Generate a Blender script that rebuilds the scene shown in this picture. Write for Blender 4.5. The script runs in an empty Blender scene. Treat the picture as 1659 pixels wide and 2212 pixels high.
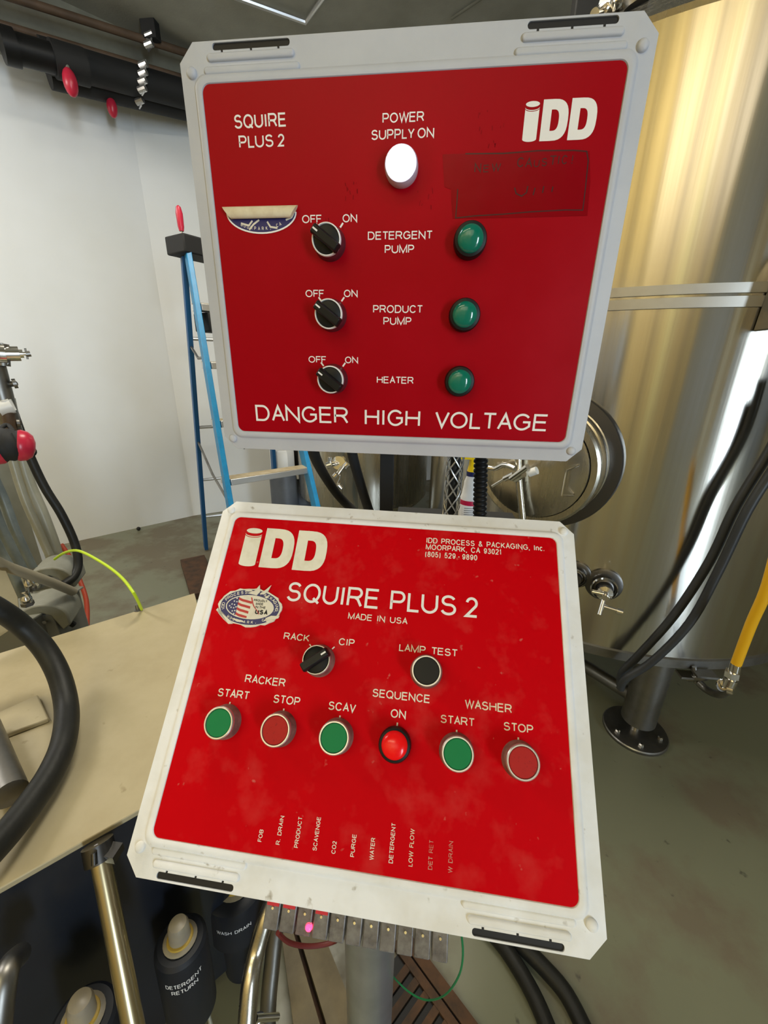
import bpy, bmesh, math, random
from mathutils import Vector, Matrix
random.seed(7)
S = bpy.context.scene
COL = S.collection
PI = math.pi

# ------------------------------------------------------------------ camera
W, H, F = 1659, 2212, 880.2
HC = 1.55
RW = Matrix(((0.99301, -0.05473, 0.10461), (0.11709, 0.34287, -0.93206), (0.01515, 0.93779, 0.34688)))
EYE = Vector((0, 0, HC))
cd = bpy.data.cameras.new('camera')
cam = bpy.data.objects.new('camera', cd)
COL.objects.link(cam)
cd.sensor_fit = 'VERTICAL'
cd.sensor_height = 34.6
cd.lens = F / H * 34.6
cd.clip_start = 0.02
cd.clip_end = 60
cam.matrix_world = Matrix.Translation(EYE) @ RW.to_4x4()
S.camera = cam

# ------------------------------------------------------------------ light
wd = bpy.data.worlds.new('world'); S.world = wd; wd.use_nodes = True
wd.node_tree.nodes['Background'].inputs[0].default_value = (.75, .8, .9, 1)
wd.node_tree.nodes['Background'].inputs[1].default_value = 0.3
S.view_settings.view_transform = 'Standard'
S.view_settings.look = 'None'
S.view_settings.gamma = 1
S.view_settings.use_curve_mapping = False
S.view_settings.exposure = 0.28


def area(name, loc, target, sx, sy, power, color):
    l = bpy.data.lights.new(name, 'AREA'); l.shape = 'RECTANGLE'
    l.size = sx; l.size_y = sy; l.energy = power; l.color = color
    o = bpy.data.objects.new(name, l); COL.objects.link(o)
    o.location = loc
    d = Vector(target) - Vector(loc)
    o.rotation_euler = d.to_track_quat('-Z', 'Y').to_euler()
    return o


# daylight entering through the open loading door behind the camera on the right, plus unseen area lights added as fill and wall wash
area('door_daylight', (4.5, -5.0, 1.6), (0.6, .6, 1.4), 1.1, 3.0, 340, (.72, .86, 1))
area('added_area_light', (-.2, -3.3, 3.9), (.0, -.4, 1.2), 2.4, 1.5, 11, (1, .92, .8))  # unseen area light, added for the glare on the red faces
area('added_area_light', (-2.4, -3.6, 6.4), (-2.4, -6.4, 3.2), 4.5, .8, 285, (1, .94, .6))  # added light washing the rear wall that the tank mirrors
area('added_area_light', (-3.3, .9, 3.4), (-2.9, 2.2, .6), 1.4, .5, 42, (1, .97, .94))  # added fill light for the left wall
area('added_area_light', (-.5, 1.6, 3.45), (-.7, 1.7, 0), 1.2, .5, 40, (1, .94, .8))  # added fill light over the floor and bench


# ------------------------------------------------------------------ pixel rays -> points of the place (true depths)
def ray(px, py):
    return RW @ Vector(((px - W / 2) / F, -(py - H / 2) / F, -1))
def onz(px, py, z):
    d = ray(px, py); return EYE + d * ((z - HC) / d.z)
def ony(px, py, y):
    d = ray(px, py); return EYE + d * (y / d.y)
def rng(px, py, r):
    d = ray(px, py); return EYE + d * (r / math.hypot(d.x, d.y))
def onpl(px, py, p, n):
    d = ray(px, py); return EYE + d * ((p - EYE).dot(n) / d.dot(n))
TC = Vector((.908, 2.203, 0)); TR = .9
def oncyl(px, py, R, c=TC):
    d = ray(px, py); a = d.x ** 2 + d.y ** 2
    b = -2 * (d.x * c.x + d.y * c.y); cc = c.x ** 2 + c.y ** 2 - R * R
    D = b * b - 4 * a * cc
    if D < 0:
        return None
    return EYE + d * ((-b - math.sqrt(D)) / 2 / a)


# ------------------------------------------------------------------ materials
MATS = {}
def mat(name, col, rough=.5, metal=0, col2=None, scale=8, stretch=(1, 1, 1), bump=0, bscale=60, detail=4,
        lo=.35, hi=.65, coat=0, rvar=0, trans=0, emit=None, estr=0, spec=.5, alpha=1, ior=1.45, speck=None, aniso=0):
    if name in MATS:
        return MATS[name]
    m = bpy.data.materials.new(name); m.use_nodes = True
    nt = m.node_tree; N = nt.nodes; L = nt.links
    b = N['Principled BSDF']
    b.inputs['Base Color'].default_value = (*col, 1)
    b.inputs['Roughness'].default_value = rough
    b.inputs['Metallic'].default_value = metal
    b.inputs['Coat Weight'].default_value = coat
    b.inputs['Coat Roughness'].default_value = .12
    b.inputs['Transmission Weight'].default_value = trans
    b.inputs['Specular IOR Level'].default_value = spec
    b.inputs['Alpha'].default_value = alpha
    b.inputs['IOR'].default_value = ior
    b.inputs['Anisotropic'].default_value = aniso
    if emit:
        b.inputs['Emission Color'].default_value = (*emit, 1)
        b.inputs['Emission Strength'].default_value = estr
    tc = N.new('ShaderNodeTexCoord')
    out = None
    if col2 or rvar:
        mp = N.new('ShaderNodeMapping'); mp.inputs['Scale'].default_value = stretch
        L.new(tc.outputs['Object'], mp.inputs[0])
        nz = N.new('ShaderNodeTexNoise'); nz.inputs['Scale'].default_value = scale
        nz.inputs['Detail'].default_value = detail; nz.inputs['Roughness'].default_value = .6
        L.new(mp.outputs[0], nz.inputs[0])
        mr = N.new('ShaderNodeMapRange'); mr.inputs[1].default_value = lo; mr.inputs[2].default_value = hi
        L.new(nz.outputs[0], mr.inputs[0])
        if col2:
            mx = N.new('ShaderNodeMix'); mx.data_type = 'RGBA'
            mx.inputs[6].default_value = (*col, 1); mx.inputs[7].default_value = (*col2, 1)
            L.new(mr.outputs[0], mx.inputs[0]); out = mx.outputs[2]
        if rvar:
            r2 = N.new('ShaderNodeMapRange'); r2.inputs[3].default_value = rough - rvar; r2.inputs[4].default_value = rough + rvar
            L.new(mr.outputs[0], r2.inputs[0]); L.new(r2.outputs[0], b.inputs['Roughness'])
    if speck:
        sc, thr, scol = speck
        nz = N.new('ShaderNodeTexNoise'); nz.inputs['Scale'].default_value = sc; nz.inputs['Detail'].default_value = 3
        L.new(tc.outputs['Object'], nz.inputs[0])
        mr = N.new('ShaderNodeMapRange'); mr.inputs[1].default_value = thr; mr.inputs[2].default_value = thr + .1
        L.new(nz.outputs[0], mr.inputs[0])
        mx = N.new('ShaderNodeMix'); mx.data_type = 'RGBA'
        if out:
            L.new(out, mx.inputs[6])
        else:
            mx.inputs[6].default_value = (*col, 1)
        mx.inputs[7].default_value = (*scol, 1)
        L.new(mr.outputs[0], mx.inputs[0]); out = mx.outputs[2]
    if out:
        L.new(out, b.inputs['Base Color'])
    if bump:
        nb = N.new('ShaderNodeTexNoise'); nb.inputs['Scale'].default_value = bscale; nb.inputs['Detail'].default_value = 3
        mp = N.new('ShaderNodeMapping'); mp.inputs['Scale'].default_value = stretch
        L.new(tc.outputs['Object'], mp.inputs[0]); L.new(mp.outputs[0], nb.inputs[0])
        bp = N.new('ShaderNodeBump'); bp.inputs['Strength'].default_value = bump; bp.inputs['Distance'].default_value = .002
        L.new(nb.outputs[0], bp.inputs['Height']); L.new(bp.outputs[0], b.inputs['Normal'])
    MATS[name] = m
    return m


m_wall = mat('white_wall', (.8, .83, .85), .75, col2=(.74, .76, .75), scale=.7, bump=.15, bscale=30)
m_warmwall = mat('cream_wall', (.75, .62, .38), .8, col2=(.55, .42, .24), scale=.6)
m_rearwall = mat('rear_wall', (.4, .38, .33), .8, col2=(.32, .3, .26), scale=.6)
m_ceil = mat('olive_ceiling', (.36, .355, .3), .8, col2=(.27, .265, .22), scale=2, bump=.3, bscale=80)
m_floor = mat('green_grey_concrete', (.175, .178, .118), .45, col2=(.15, .128, .085), scale=2.2, detail=9, lo=.46, hi=.57, rvar=.15,
              bump=.12, bscale=40, speck=(22, .7, (.04, .036, .03)))
m_lidu = mat('shaded_enclosure_plastic', (.52, .535, .58), .5, col2=(.48, .495, .54), scale=12, bump=.05, bscale=900)  # grey darkened for the weaker light on the upright lid
m_lidl = mat('lit_weathered_plastic', (.84, .85, .87), .55, col2=(.74, .73, .7), scale=14, lo=.42, hi=.66, speck=(80, .66, (.4, .36, .3)), bump=.05, bscale=900)  # dirt specks, plus a base brightened for light on the tilted lid
m_redu = mat('red_label_glossy_shaded', (.34, .0, .006), .36, col2=(.37, .0, .008), scale=9, lo=.45, hi=.8, rvar=.05, spec=.12)  # base red darkened for the weaker light on the upright face
m_redl = mat('red_label_scuffed_lit', (.56, .0, .004), .5, col2=(.58, .035, .032), scale=26, lo=.52, hi=.85, spec=.05, speck=(100, .705, (.62, .16, .13)))  # scuffs, plus a red brightened for light on the tilted face
m_white = mat('white_print', (.85, .83, .8), .5)
m_cream = mat('cream_print', (.82, .79, .66), .5, col2=(.7, .66, .5), scale=60, lo=.5, hi=.8)
m_faded = mat('worn_print', (.68, .38, .28), .6, col2=(.58, .08, .06), scale=140, lo=.38, hi=.6)
m_worn = mat('yellowed_print', (.8, .72, .52), .6, col2=(.72, .45, .33), scale=120, lo=.45, hi=.7)
m_black = mat('black_plastic', (.008, .008, .008), .45, spec=.3)
m_blackm = mat('matt_black', (.012, .012, .012), .7)
m_slot = mat('recess_shade_black', (.008, .008, .009), .6)  # near-black standing in for the shade inside recesses
m_rubber = mat('black_rubber', (.009, .009, .008), .5, col2=(.016, .016, .013), spec=.35, scale=20, bump=.2, bscale=120)
m_hose = mat('dark_grey_hose', (.028, .031, .033), .45, col2=(.02, .021, .023), scale=10)
m_chrome = mat('chrome', (.8, .78, .74), .15, 1)
m_satin = mat('satin_ring', (.62, .61, .58), .35, .8)
m_collar = mat('grimy_collar', (.16, .08, .065), .5, .2, col2=(.3, .19, .15), scale=90)
m_collard = mat('dark_collar', (.1, .02, .03), .35, .3, col2=(.15, .03, .04), scale=90)
m_green = mat('green_button', (.004, .2, .06), .5, spec=.25)
m_redb = mat('red_button', (.42, .014, .012), .55, spec=.25, speck=(400, .6, (.3, .01, .01)))
m_lensg = mat('green_lens', (.0, .14, .09), .12, coat=.5, spec=.4, emit=(0, .25, .16), estr=.05)
m_lensr = mat('red_lens', (.75, .003, .004), .25, coat=.25, spec=.3, emit=(1, .01, .01), estr=.12)
m_lensw = mat('lit_white_lens', (.9, .9, 1), .3, emit=(.86, .86, 1), estr=26)
m_steel = mat('brushed_steel', (.56, .53, .46), .26, 1, col2=(.46, .43, .36), scale=5, stretch=(9, 9, .25), rvar=.05, bump=.04, bscale=60)
m_tank = mat('tank_steel', (.62, .6, .55), .17, 1, col2=(.56, .53, .46), scale=4, stretch=(12, 12, .2), rvar=.02, bump=.05, bscale=4, aniso=.95)
for _m in (m_tank, m_steel):
    _nt = _m.node_tree; _t = _nt.nodes.new('ShaderNodeTangent'); _t.direction_type = 'RADIAL'; _t.axis = 'Z'
    _nt.links.new(_t.outputs[0], _nt.nodes['Principled BSDF'].inputs['Tangent']); _nt.nodes['Principled BSDF'].inputs['Anisotropic Rotation'].default_value = .25
m_tankband = mat('matt_steel_band', (.5, .49, .45), .5, 1, col2=(.42, .4, .36), scale=6)
m_darksteel = mat('dull_steel', (.28, .27, .25), .42, 1, col2=(.2, .19, .17), scale=9, rvar=.08)
m_pole = mat('straw_steel', (.56, .47, .28), .3, 1, col2=(.48, .4, .24), scale=8, stretch=(1, 1, .3))
m_post = mat('grey_steel_post', (.6, .62, .66), .34, .85, col2=(.5, .52, .55), scale=9, bump=.1)
m_top = mat('tan_table_top', (.47, .4, .25), .5, .1, col2=(.4, .335, .2), scale=5, detail=8, rvar=.1, speck=(34, .7, (.34, .28, .16)), bump=.1, bscale=30)
m_navy = mat('dark_reflection_panel', (.008, .01, .016), .3, 0, col2=(.013, .016, .023), scale=4, coat=.2)  # near-black navy stands in for darkness reflected in the steel
m_navyd = mat('navy_plastic', (.008, .01, .016), .5, col2=(.012, .014, .02), scale=8)
m_clear = mat('cloudy_cap', (.42, .37, .29), .35, col2=(.5, .44, .3), scale=30, trans=.35)
m_smoke = mat('smoky_block', (.4, .38, .37), .22, trans=.55, col2=(.22, .2, .2), scale=90)
m_amber = mat('amber_base', (.5, .33, .05), .45)
m_grate = mat('rusty_iron', (.06, .038, .025), .7, .4, col2=(.12, .06, .03), scale=18, bump=.4)
m_board = mat('tan_board', (.17, .135, .075), .6, col2=(.11, .088, .05), scale=12, detail=7, bump=.2)
m_brass = mat('brass', (.55, .4, .12), .3, 1)
m_gwire = mat('green_wire', (.01, .2, .07), .45)
m_dkred = mat('dark_red_strap', (.12, .012, .01), .5)
m_redled = mat('red_led', (1, .02, .05), .3, emit=(1, .03, .1), estr=5)
m_redtag = mat('red_tag', (.6, .02, .04), .45)
m_blue = mat('blue_fibreglass', (.01, .24, .5), .4, col2=(.01, .2, .43), scale=30)
m_blued = mat('dark_blue_fibreglass', (.01, .09, .25), .45)
m_alu = mat('aluminium', (.7, .7, .7), .35, .9)
m_step = mat('dusty_step', (.5, .42, .28), .6, col2=(.38, .3, .18), scale=20)
m_redg = mat('red_handle', (.5, .02, .05), .3)
m_rust = mat('rusty_pipe', (.12, .075, .045), .6, col2=(.08, .05, .03), scale=8)
m_beam = mat('olive_beam', (.2, .2, .155), .7, col2=(.12, .115, .09), scale=3)
m_tubing = mat('cloudy_tubing', (.38, .37, .29), .35, col2=(.28, .27, .2), scale=5, trans=.2)
m_tubeg = mat('grey_tubing', (.16, .185, .18), .4, col2=(.1, .12, .12), scale=12)
m_beige = mat('beige_hose', (.34, .3, .22), .5)
m_pump = mat('grey_pump_plastic', (.26, .26, .22), .5, col2=(.2, .2, .16), scale=9)
m_pumpd = mat('grey_cabinet', (.2, .2, .18), .5)
m_lime = mat('lime_cable', (.5, .68, .02), .4)
m_orange = mat('orange_cable', (.4, .05, .02), .5)
m_yellow = mat('yellow_hose', (.75, .4, .01), .45)
m_bottle = mat('white_bottle', (.72, .72, .7), .4)
m_ytrig = mat('yellow_trigger', (.9, .62, .0), .4)
m_navyc = mat('navy_cap', (.01, .015, .09), .4)
m_bred = mat('bottle_red_label', (.55, .01, .06), .4)
m_dkgrey = mat('grey_cylinder_paint', (.1, .115, .135), .5, col2=(.08, .09, .11), scale=8)
m_tape = mat('glossy_tape', (.24, .0, .004), .2, coat=.06, col2=(.27, .0, .006), scale=6, bump=.6, bscale=16, spec=.12)
m_ink = mat('marker_ink', (.05, .001, .003), .3)
m_paper = mat('peeled_paper', (.78, .7, .5), .6, col2=(.62, .5, .32), scale=45)
m_navyp = mat('navy_print', (.02, .02, .12), .4)
m_redp = mat('flag_red', (.5, .03, .03), .45)
m_ivory = mat('ivory_sticker', (.75, .7, .58), .45, col2=(.6, .52, .42), scale=60, lo=.5, hi=.8)


# ------------------------------------------------------------------ mesh builder
class MB:
    def __init__(s):
        s.v = []; s.f = []
    def add(s, vs, fs):
        o = len(s.v); s.v += [Vector(v) for v in vs]; s.f += [tuple(i + o for i in f) for f in fs]; return s
    def box(s, a, b, M=None):
        (x0, y0, z0), (x1, y1, z1) = a, b
        vs = [Vector(p) for p in ((x0, y0, z0), (x1, y0, z0), (x1, y1, z0), (x0, y1, z0), (x0, y0, z1), (x1, y0, z1), (x1, y1, z1), (x0, y1, z1))]
        if M: vs = [M @ v for v in vs]
        return s.add(vs, [(3, 2, 1, 0), (4, 5, 6, 7), (0, 1, 5, 4), (1, 2, 6, 5), (2, 3, 7, 6), (3, 0, 4, 7)])
    def loft(s, loops, cap0=True, cap1=True, M=None):
        n = len(loops[0]); vs = [Vector(p) for l in loops for p in l]
        if M: vs = [M @ v for v in vs]
        fs = []
        for k in range(len(loops) - 1):
            for i in range(n):
                j = (i + 1) % n
                fs.append((k * n + i, k * n + j, (k + 1) * n + j, (k + 1) * n + i))
        if cap0: fs.append(tuple(reversed(range(n))))
        if cap1: fs.append(tuple(range((len(loops) - 1) * n, len(loops) * n)))
        return s.add(vs, fs)
    def lathe(s, prof, n=24, M=None, cap0=True, cap1=True):   # prof: [(r, z)] along +z
        loops = [[(r * math.cos(2 * PI * i / n), r * math.sin(2 * PI * i / n), z) for i in range(n)] for r, z in prof]
        return s.loft(loops, cap0, cap1, M)
    def ring(s, prof, n=32, M=None):                          # closed profile around z
        k = len(prof); vs = []; fs = []
        for i in range(n):
            a = 2 * PI * i / n
            vs += [Vector((r * math.cos(a), r * math.sin(a), z)) for r, z in prof]
        for i in range(n):
            j = (i + 1) % n
            for q in range(k):
                t = (q + 1) % k
                fs.append((i * k + q, j * k + q, j * k + t, i * k + t))
        if M: vs = [M @ v for v in vs]
        return s.add(vs, fs)
    def cyl(s, a, b, r, r2=None, n=16):
        a = Vector(a); b = Vector(b); d = b - a
        M = Matrix.Translation(a) @ d.to_track_quat('Z', 'Y').to_matrix().to_4x4()
        return s.lathe([(r, 0), (r if r2 is None else r2, d.length)], n, M)
    def ball(s, c, r, n=14, sz=1):
        prof = [(max(1e-4, r * math.sin(PI * k / 8)), -r * sz * math.cos(PI * k / 8)) for k in range(9)]
        return s.lathe(prof, n, Matrix.Translation(Vector(c)))
    def tube(s, pts, r, n=12, sm=6, rad=None):
        pts = [Vector(p) for p in pts]
        P = []; Rr = []
        m = len(pts)
        if sm and m > 2:
            for i in range(m - 1):
                p0 = pts[max(i - 1, 0)]; p1 = pts[i]; p2 = pts[i + 1]; p3 = pts[min(i + 2, m - 1)]
                for k in range(sm):
                    t = k / sm
                    P.append(.5 * ((2 * p1) + (p2 - p0) * t + (2 * p0 - 5 * p1 + 4 * p2 - p3) * t * t + (-p0 + 3 * p1 - 3 * p2 + p3) * t ** 3))
            P.append(pts[-1])
        else:
            P = pts
        up = None; loops = []
        for i, p in enumerate(P):
            d = (P[min(i + 1, len(P) - 1)] - P[max(i - 1, 0)]).normalized()
            if up is None:
                up = d.orthogonal().normalized()
            up = (up - d * up.dot(d)).normalized(); sd = d.cross(up)
            rr = r(i / (len(P) - 1)) if callable(r) else r
            loops.append([p + (up * math.cos(2 * PI * k / n) + sd * math.sin(2 * PI * k / n)) * rr for k in range(n)])
        return s.loft(loops)
    def prism(s, poly, z0, z1, M=None):
        return s.loft([[(x, y, z0) for x, y in poly], [(x, y, z1) for x, y in poly]], M=M)


XF = {}   # world matrix of every object made here
def empty(name, M):
    o = bpy.data.objects.new(name, None); COL.objects.link(o)
    if not isinstance(M, Matrix): M = Matrix.Translation(Vector(M))
    o.matrix_world = M; o.empty_display_size = .05; XF[o.name] = M.copy(); return o
def tag(o, label=None, cat=None, group=None, kind=None):
    if label: o['label'] = label
    if cat: o['category'] = cat
    if group: o['group'] = group
    if kind: o['kind'] = kind
    return o
def thing(name, loc, label, cat, group=None):
    return tag(empty(name, loc), label, cat, group)
def obj(name, mb, m, parent=None, local=False, smooth=35, bevel=0, label=None):
    me = bpy.data.meshes.new(name)
    if parent:
        base = XF[parent.name]
        vs = mb.v if local else [base.inverted() @ v for v in mb.v]
    else:
        n = len(mb.v); c = sum(mb.v, Vector()) / n
        zz = min(v.z for v in mb.v); base = Matrix.Translation((c.x, c.y, zz))
        vs = [v - base.translation for v in mb.v]
    me.from_pydata([tuple(v) for v in vs], [], mb.f)
    bm = bmesh.new(); bm.from_mesh(me)
    bmesh.ops.recalc_face_normals(bm, faces=bm.faces)
    bm.to_mesh(me); bm.free()
    me.materials.append(m)
    o = bpy.data.objects.new(name, me); COL.objects.link(o)
    XF[o.name] = base.copy()
    if parent: o.parent = parent
    else: o.matrix_world = base
    if smooth:
        me.shade_smooth(); me.set_sharp_from_angle(angle=math.radians(smooth))
    if bevel:
        b = o.modifiers.new('bevel', 'BEVEL'); b.width = bevel; b.segments = 2; b.limit_method = 'ANGLE'; b.angle_limit = math.radians(40)
    if label: o['label'] = label
    return o
def single(name, mb, m, label, cat, group=None, **k):
    return tag(obj(name, mb, m, **k), label, cat, group)
def struct(name, mb, m, **k):
    return tag(obj(name, mb, m, **k), kind='structure')
def smoothpath(pts, sm=6):
    return pts


# ------------------------------------------------------------------ room
CZ = 3.6
C0 = Vector((-2.43, 3.74, 0)); C1 = Vector((1.0, 6.3, 0)); C2 = Vector((4.6, 6.3, 0)); C3 = Vector((4.6, -6, 0)); C4 = Vector((-5.6, -6, 0))
WD = Vector((.66, .75, 0)).normalized(); C5 = C0 - WD * 5.3
def wallbox(a, b, z0=0, z1=CZ, t=.12):
    a = Vector(a); b = Vector(b); d = (b - a).normalized(); n = Vector((-d.y, d.x, 0)) * t
    mb = MB()
    return mb.loft([[(*a.xy, z0), (*b.xy, z0), (*(b + n).xy, z0), (*(a + n).xy, z0)], [(*a.xy, z1), (*b.xy, z1), (*(b + n).xy, z1), (*(a + n).xy, z1)]])
mb = MB().box((-8, -7, -.1), (6, 7, 0)); struct('floor', mb, m_floor)
mb = MB().box((-8, .7, CZ), (6, 7, CZ + .1)); struct('ceiling', mb, m_ceil)
HZ = 7.0
struct('ceiling_high', MB().box((-8, -7, HZ), (6, .8, HZ + .1)), m_ceil)
struct('wall_upper', MB().box((-8, .7, CZ + .1), (6, .8, HZ)), m_rearwall)
struct('wall_left', wallbox(C5, C0, 0, HZ), m_wall)
struct('wall_back', wallbox(C0, C1), m_wall)
struct('wall_far', wallbox(C1, C2), m_rearwall)
struct('wall_right', wallbox(C2, C3, 0, HZ), m_rearwall)
struct('wall_behind_left', wallbox(C4, C5, 0, HZ), m_warmwall)
# rear wall with the open loading door (3.0 .. 4.4)
struct('wall_behind', wallbox(C3, C4, 0, HZ), m_warmwall)
struct('reflect_panel', MB().box((1.15, -5.98, 0), (2.8, -5.9, 6.6)), mat('charcoal_panel', (.32, .32, .33), .6))  # unseen dark panel, added for the dark band reflected in the tank
struct('reflect_strip_1', MB().box((-.55, -5.98, 0), (-.1, -5.93, 6.6)), mat('pale_yellow_paint', (.85, .76, .45), .5))  # unseen pale strip, added as a bright line for the tank to reflect
for k, (x, w, c) in enumerate([(-4.1, .35, (.4, .32, .2)), (-2.75, .22, (.42, .33, .2)), (-1.25, .14, (.3, .23, .14)), (.55, .12, (.35, .28, .18)), (3.0, .12, (.8, .76, .66)), (3.55, .3, (.3, .3, .29))]):
    struct('reflect_strip_%d' % (k + 3), MB().box((x, -5.98, 0), (x + w, -5.9, 6.7)), mat('strip_paint_%d' % k, c, .7))  # unseen strips added to streak the tank's reflection
struct('reflect_strip_2', MB().box((4.5, -3.9, 0), (4.58, -2.6, 3.5)), mat('charcoal_paint', (.06, .065, .08), .6))  # unseen dark strip, added for the edge of the tank's reflection
nW = Vector((WD.y, -WD.x, 0))            # into the room from wall_left
pW = C0.copy()


# overhead pipes along the left wall
def wallline(p1, p2, off, ext=.0):
    q = pW + nW * off
    a = onpl(*p1, q, nW); b = onpl(*p2, q, nW)
    d = (b - a)
    return a - d * ext, b + d * ext
def pipe(name, p1, p2, off, r, m, label, cat='pipe', ext=(.3, .5), n=14):
    a, b = wallline(p1, p2, off); d = b - a
    return single(name, MB().cyl(a - d * ext[0], b + d * ext[1], r, n=n), m, label, cat)
pipe('ceiling_pipe', (0, -14), (395, 112), .55, .022, m_rust, 'thin rusty pipe running highest along the ceiling above the left wall')
pipe('ceiling_pipe', (0, 52), (395, 168), .42, .02, m_rust, 'thin brown pipe along the lower edge of the olive beam')
a, b = wallline((0, 25), (395, 140), .3); d = b - a; u = d.normalized(); vv = Vector((0, 0, 1))
mb = MB(); pr = [(-.17, -.09), (.17, -.09), (.17, .09), (-.17, .09)]
mb.loft([[p + vv * q[0] + nW * q[1] for q in pr] for p in (a - d * .3, b + d * .5)])
single('ceiling_beam', mb, m_beam, 'olive grey beam between the two thin brown pipes', 'beam', bevel=.01)
pipe('overhead_pipe', (90, 118), (395, 203), .42, .085, m_blackm, 'thick black pipe directly under the olive beam', ext=(0, .5), n=20)
pipe('overhead_pipe', (105, 160), (395, 232), .3, .075, m_blackm, 'thick black pipe nearest the top of the left wall', ext=(0, .5), n=20)
t = thing('pipe_coupling', wallline((10, 95), (175, 140), .55)[0], 'glossy black capped pipe fitting ending near the left edge', 'pipe fitting')
a, b = wallline((12, 98), (165, 141), .55)
obj('body', MB().cyl(a, b, .072, n=20), m_black, t)
dd = (b - a).normalized()
obj('end_cap', MB().cyl(a - dd * .02, a + dd * .05, .085, n=20), m_black, t)
obj('collar', MB().cyl(b - dd * .12, b + dd * .05, .09, n=20), m_blackm, t)
for (px, py, w) in ((152, 178, .03), (242, 232, .025)):
    p = rng(px, py, 3.75 if px < 200 else 4.1)
    t = thing('pipe_valve', p, ('red handled valve below the glossy black pipe fitting' if px < 200 else 'red handled valve under the thick black pipes, near the wall'), 'valve')
    obj('handle', MB().ball(p, w * 1.3, sz=1.8), m_redg, t)
    obj('stem', MB().cyl(p, p + Vector((0, 0, .14)), .014), m_chrome, t)
for k, (px, py0, py1, lab) in enumerate([(326, 68, 108, 'galvanised strap hanger over the highest rusty pipe'), (312, 133, 203, 'galvanised strap hanger across the thick black pipes'), (306, 184, 232, 'short galvanised strap hanger at the bottom of the black pipes')]):
    hq = pW + nW * (.58, .515, .39)[k]
    a = onpl(px, py0, hq, nW); b = onpl(px - 3, py1, hq, nW)
    t = thing('pipe_hanger', b, lab, 'pipe hanger')
    n = 2 if py1 - py0 < 60 else 4
    st = MB().box((-.028, -.004, 0), (.028, .004, (a - b).length), Matrix.Translation(b) @ (a - b).to_track_quat('Z', 'Y').to_matrix().to_4x4())
    obj('strap', st, m_alu, t)
    for j in range(n):
        c = b.lerp(a, (j + .5) / n)
        obj('rib', MB().cyl(c - Vector((.026, .01, .006)), c + Vector((.026, -.01, .006)), .02, n=10), m_alu, t)
a = onpl(322, 50, pW + nW * .58, nW); b = onpl(328, 78, pW + nW * .58, nW)
single('hanger_block', MB().box((-.05, -.03, -.06), (.05, .03, .09), Matrix.Translation(a.lerp(b, .4))), m_blackm, 'small black block at the ceiling above the highest strap hanger', 'bracket', bevel=.004)
# conduits on the ceiling
p1, p2, p3 = onz(470, -20, CZ - .03), onz(660, 48, CZ - .03), onz(712, -25, CZ - .03)
single('ceiling_conduit', MB().tube([p1, p2, p3], .014, sm=0, n=8), m_alu, 'thin pale conduit making a sharp corner on the ceiling', 'conduit')
p1, p2 = onz(1065, -20, CZ - .02), onz(975, 40, CZ - .02)
single('ceiling_conduit', MB().cyl(p1, p2, .008), m_beam, 'thin olive conduit crossing the dark ceiling behind the upper panel', 'conduit')

# ------------------------------------------------------------------ big tank
T = thing('steel_tank', (TC.x, TC.y, 0), 'large cylindrical stainless steel brewing tank on legs behind the panels', 'tank')
def tl(prof, n=96, M=None, **k):
    return MB().lathe(prof, n, Matrix.Translation((TC.x, TC.y, 0)), **k)
zb, zm, zn, zt = .53, 1.703, 1.759, 2.334
obj('shell', tl([(.86, zb - .01), (TR, zb), (TR, zt)]), m_tank, T, smooth=30)
obj('bottom_rim', MB().ring([(TR, zb - .002), (TR + .006, zb), (TR + .006, zb + .035), (TR, zb + .04)], 96, Matrix.Translation((TC.x, TC.y, 0))), m_darksteel, T)
obj('shoulder', tl([(TR, zt), (TR + .004, zt + .012), (TR - .02, zt + .03), (.62, zt + .22), (.3, zt + .32), (.12, zt + .35)]), m_steel, T, smooth=30)
for nm, z0, z1 in (('band', zm - .004, zm + .024), ('band', zm + .03, zn)):
    obj(nm, MB().ring([(TR, z0), (TR + .005, z0 + .001), (TR + .005, z1 - .001), (TR, z1)], 96, Matrix.Translation((TC.x, TC.y, 0))), m_tankband, T)
# lifting bracket at the right
az = math.atan2(*(oncyl(1656, 645, TR) - TC).yx)
nn = Vector((math.cos(az), math.sin(az), 0)); uu = Vector((-nn.y, nn.x, 0))
c = TC + nn * TR; c.z = oncyl(1652, 640, TR).z
Mx = Matrix.Translation(c) @ Matrix((uu, Vector((0, 0, 1)), nn)).transposed().to_4x4()
obj('bracket_plate', MB().prism([(-.012, -.085), (.07, -.085), (.07, .13), (.03, .13), (-.005, .06)], .004, .07, Mx), m_darksteel, T, bevel=.004)
# legs
for k, (fx, fy) in enumerate([(.985, 1.51), (.985 - .62, 2.55), (1.6, 2.35)]):
    lg = obj('leg', MB().cyl((fx, fy, .075), (fx, fy, zb + .03), .068, n=28), m_darksteel, T)
    obj('stud', MB().cyl((fx, fy, .01), (fx, fy, .08), .02), m_steel, T)
    fp = obj('foot_plate', MB().lathe([(.128, 0), (.13, .004), (.13, .014), (.126, .018), (.03, .02)], 40, Matrix.Translation((fx, fy, 0))), m_darksteel, T)
    if k == 0:
        for a_ in (200, 330, 260):
            q = Vector((fx + .095 * math.cos(math.radians(a_)), fy + .095 * math.sin(math.radians(a_)), .018))
            obj('bolt', MB().lathe([(.011, 0), (.011, .008), (.006, .012)], 6, Matrix.Translation(q)), m_steel, fp)
a = Vector((.985, 1.51, .33)); b = Vector((.365, 2.55, .36))
obj('cross_brace', MB().cyl(rng(1250, 1430, 1.95), rng(1372, 1505, 1.80), .03), m_darksteel, T)
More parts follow.
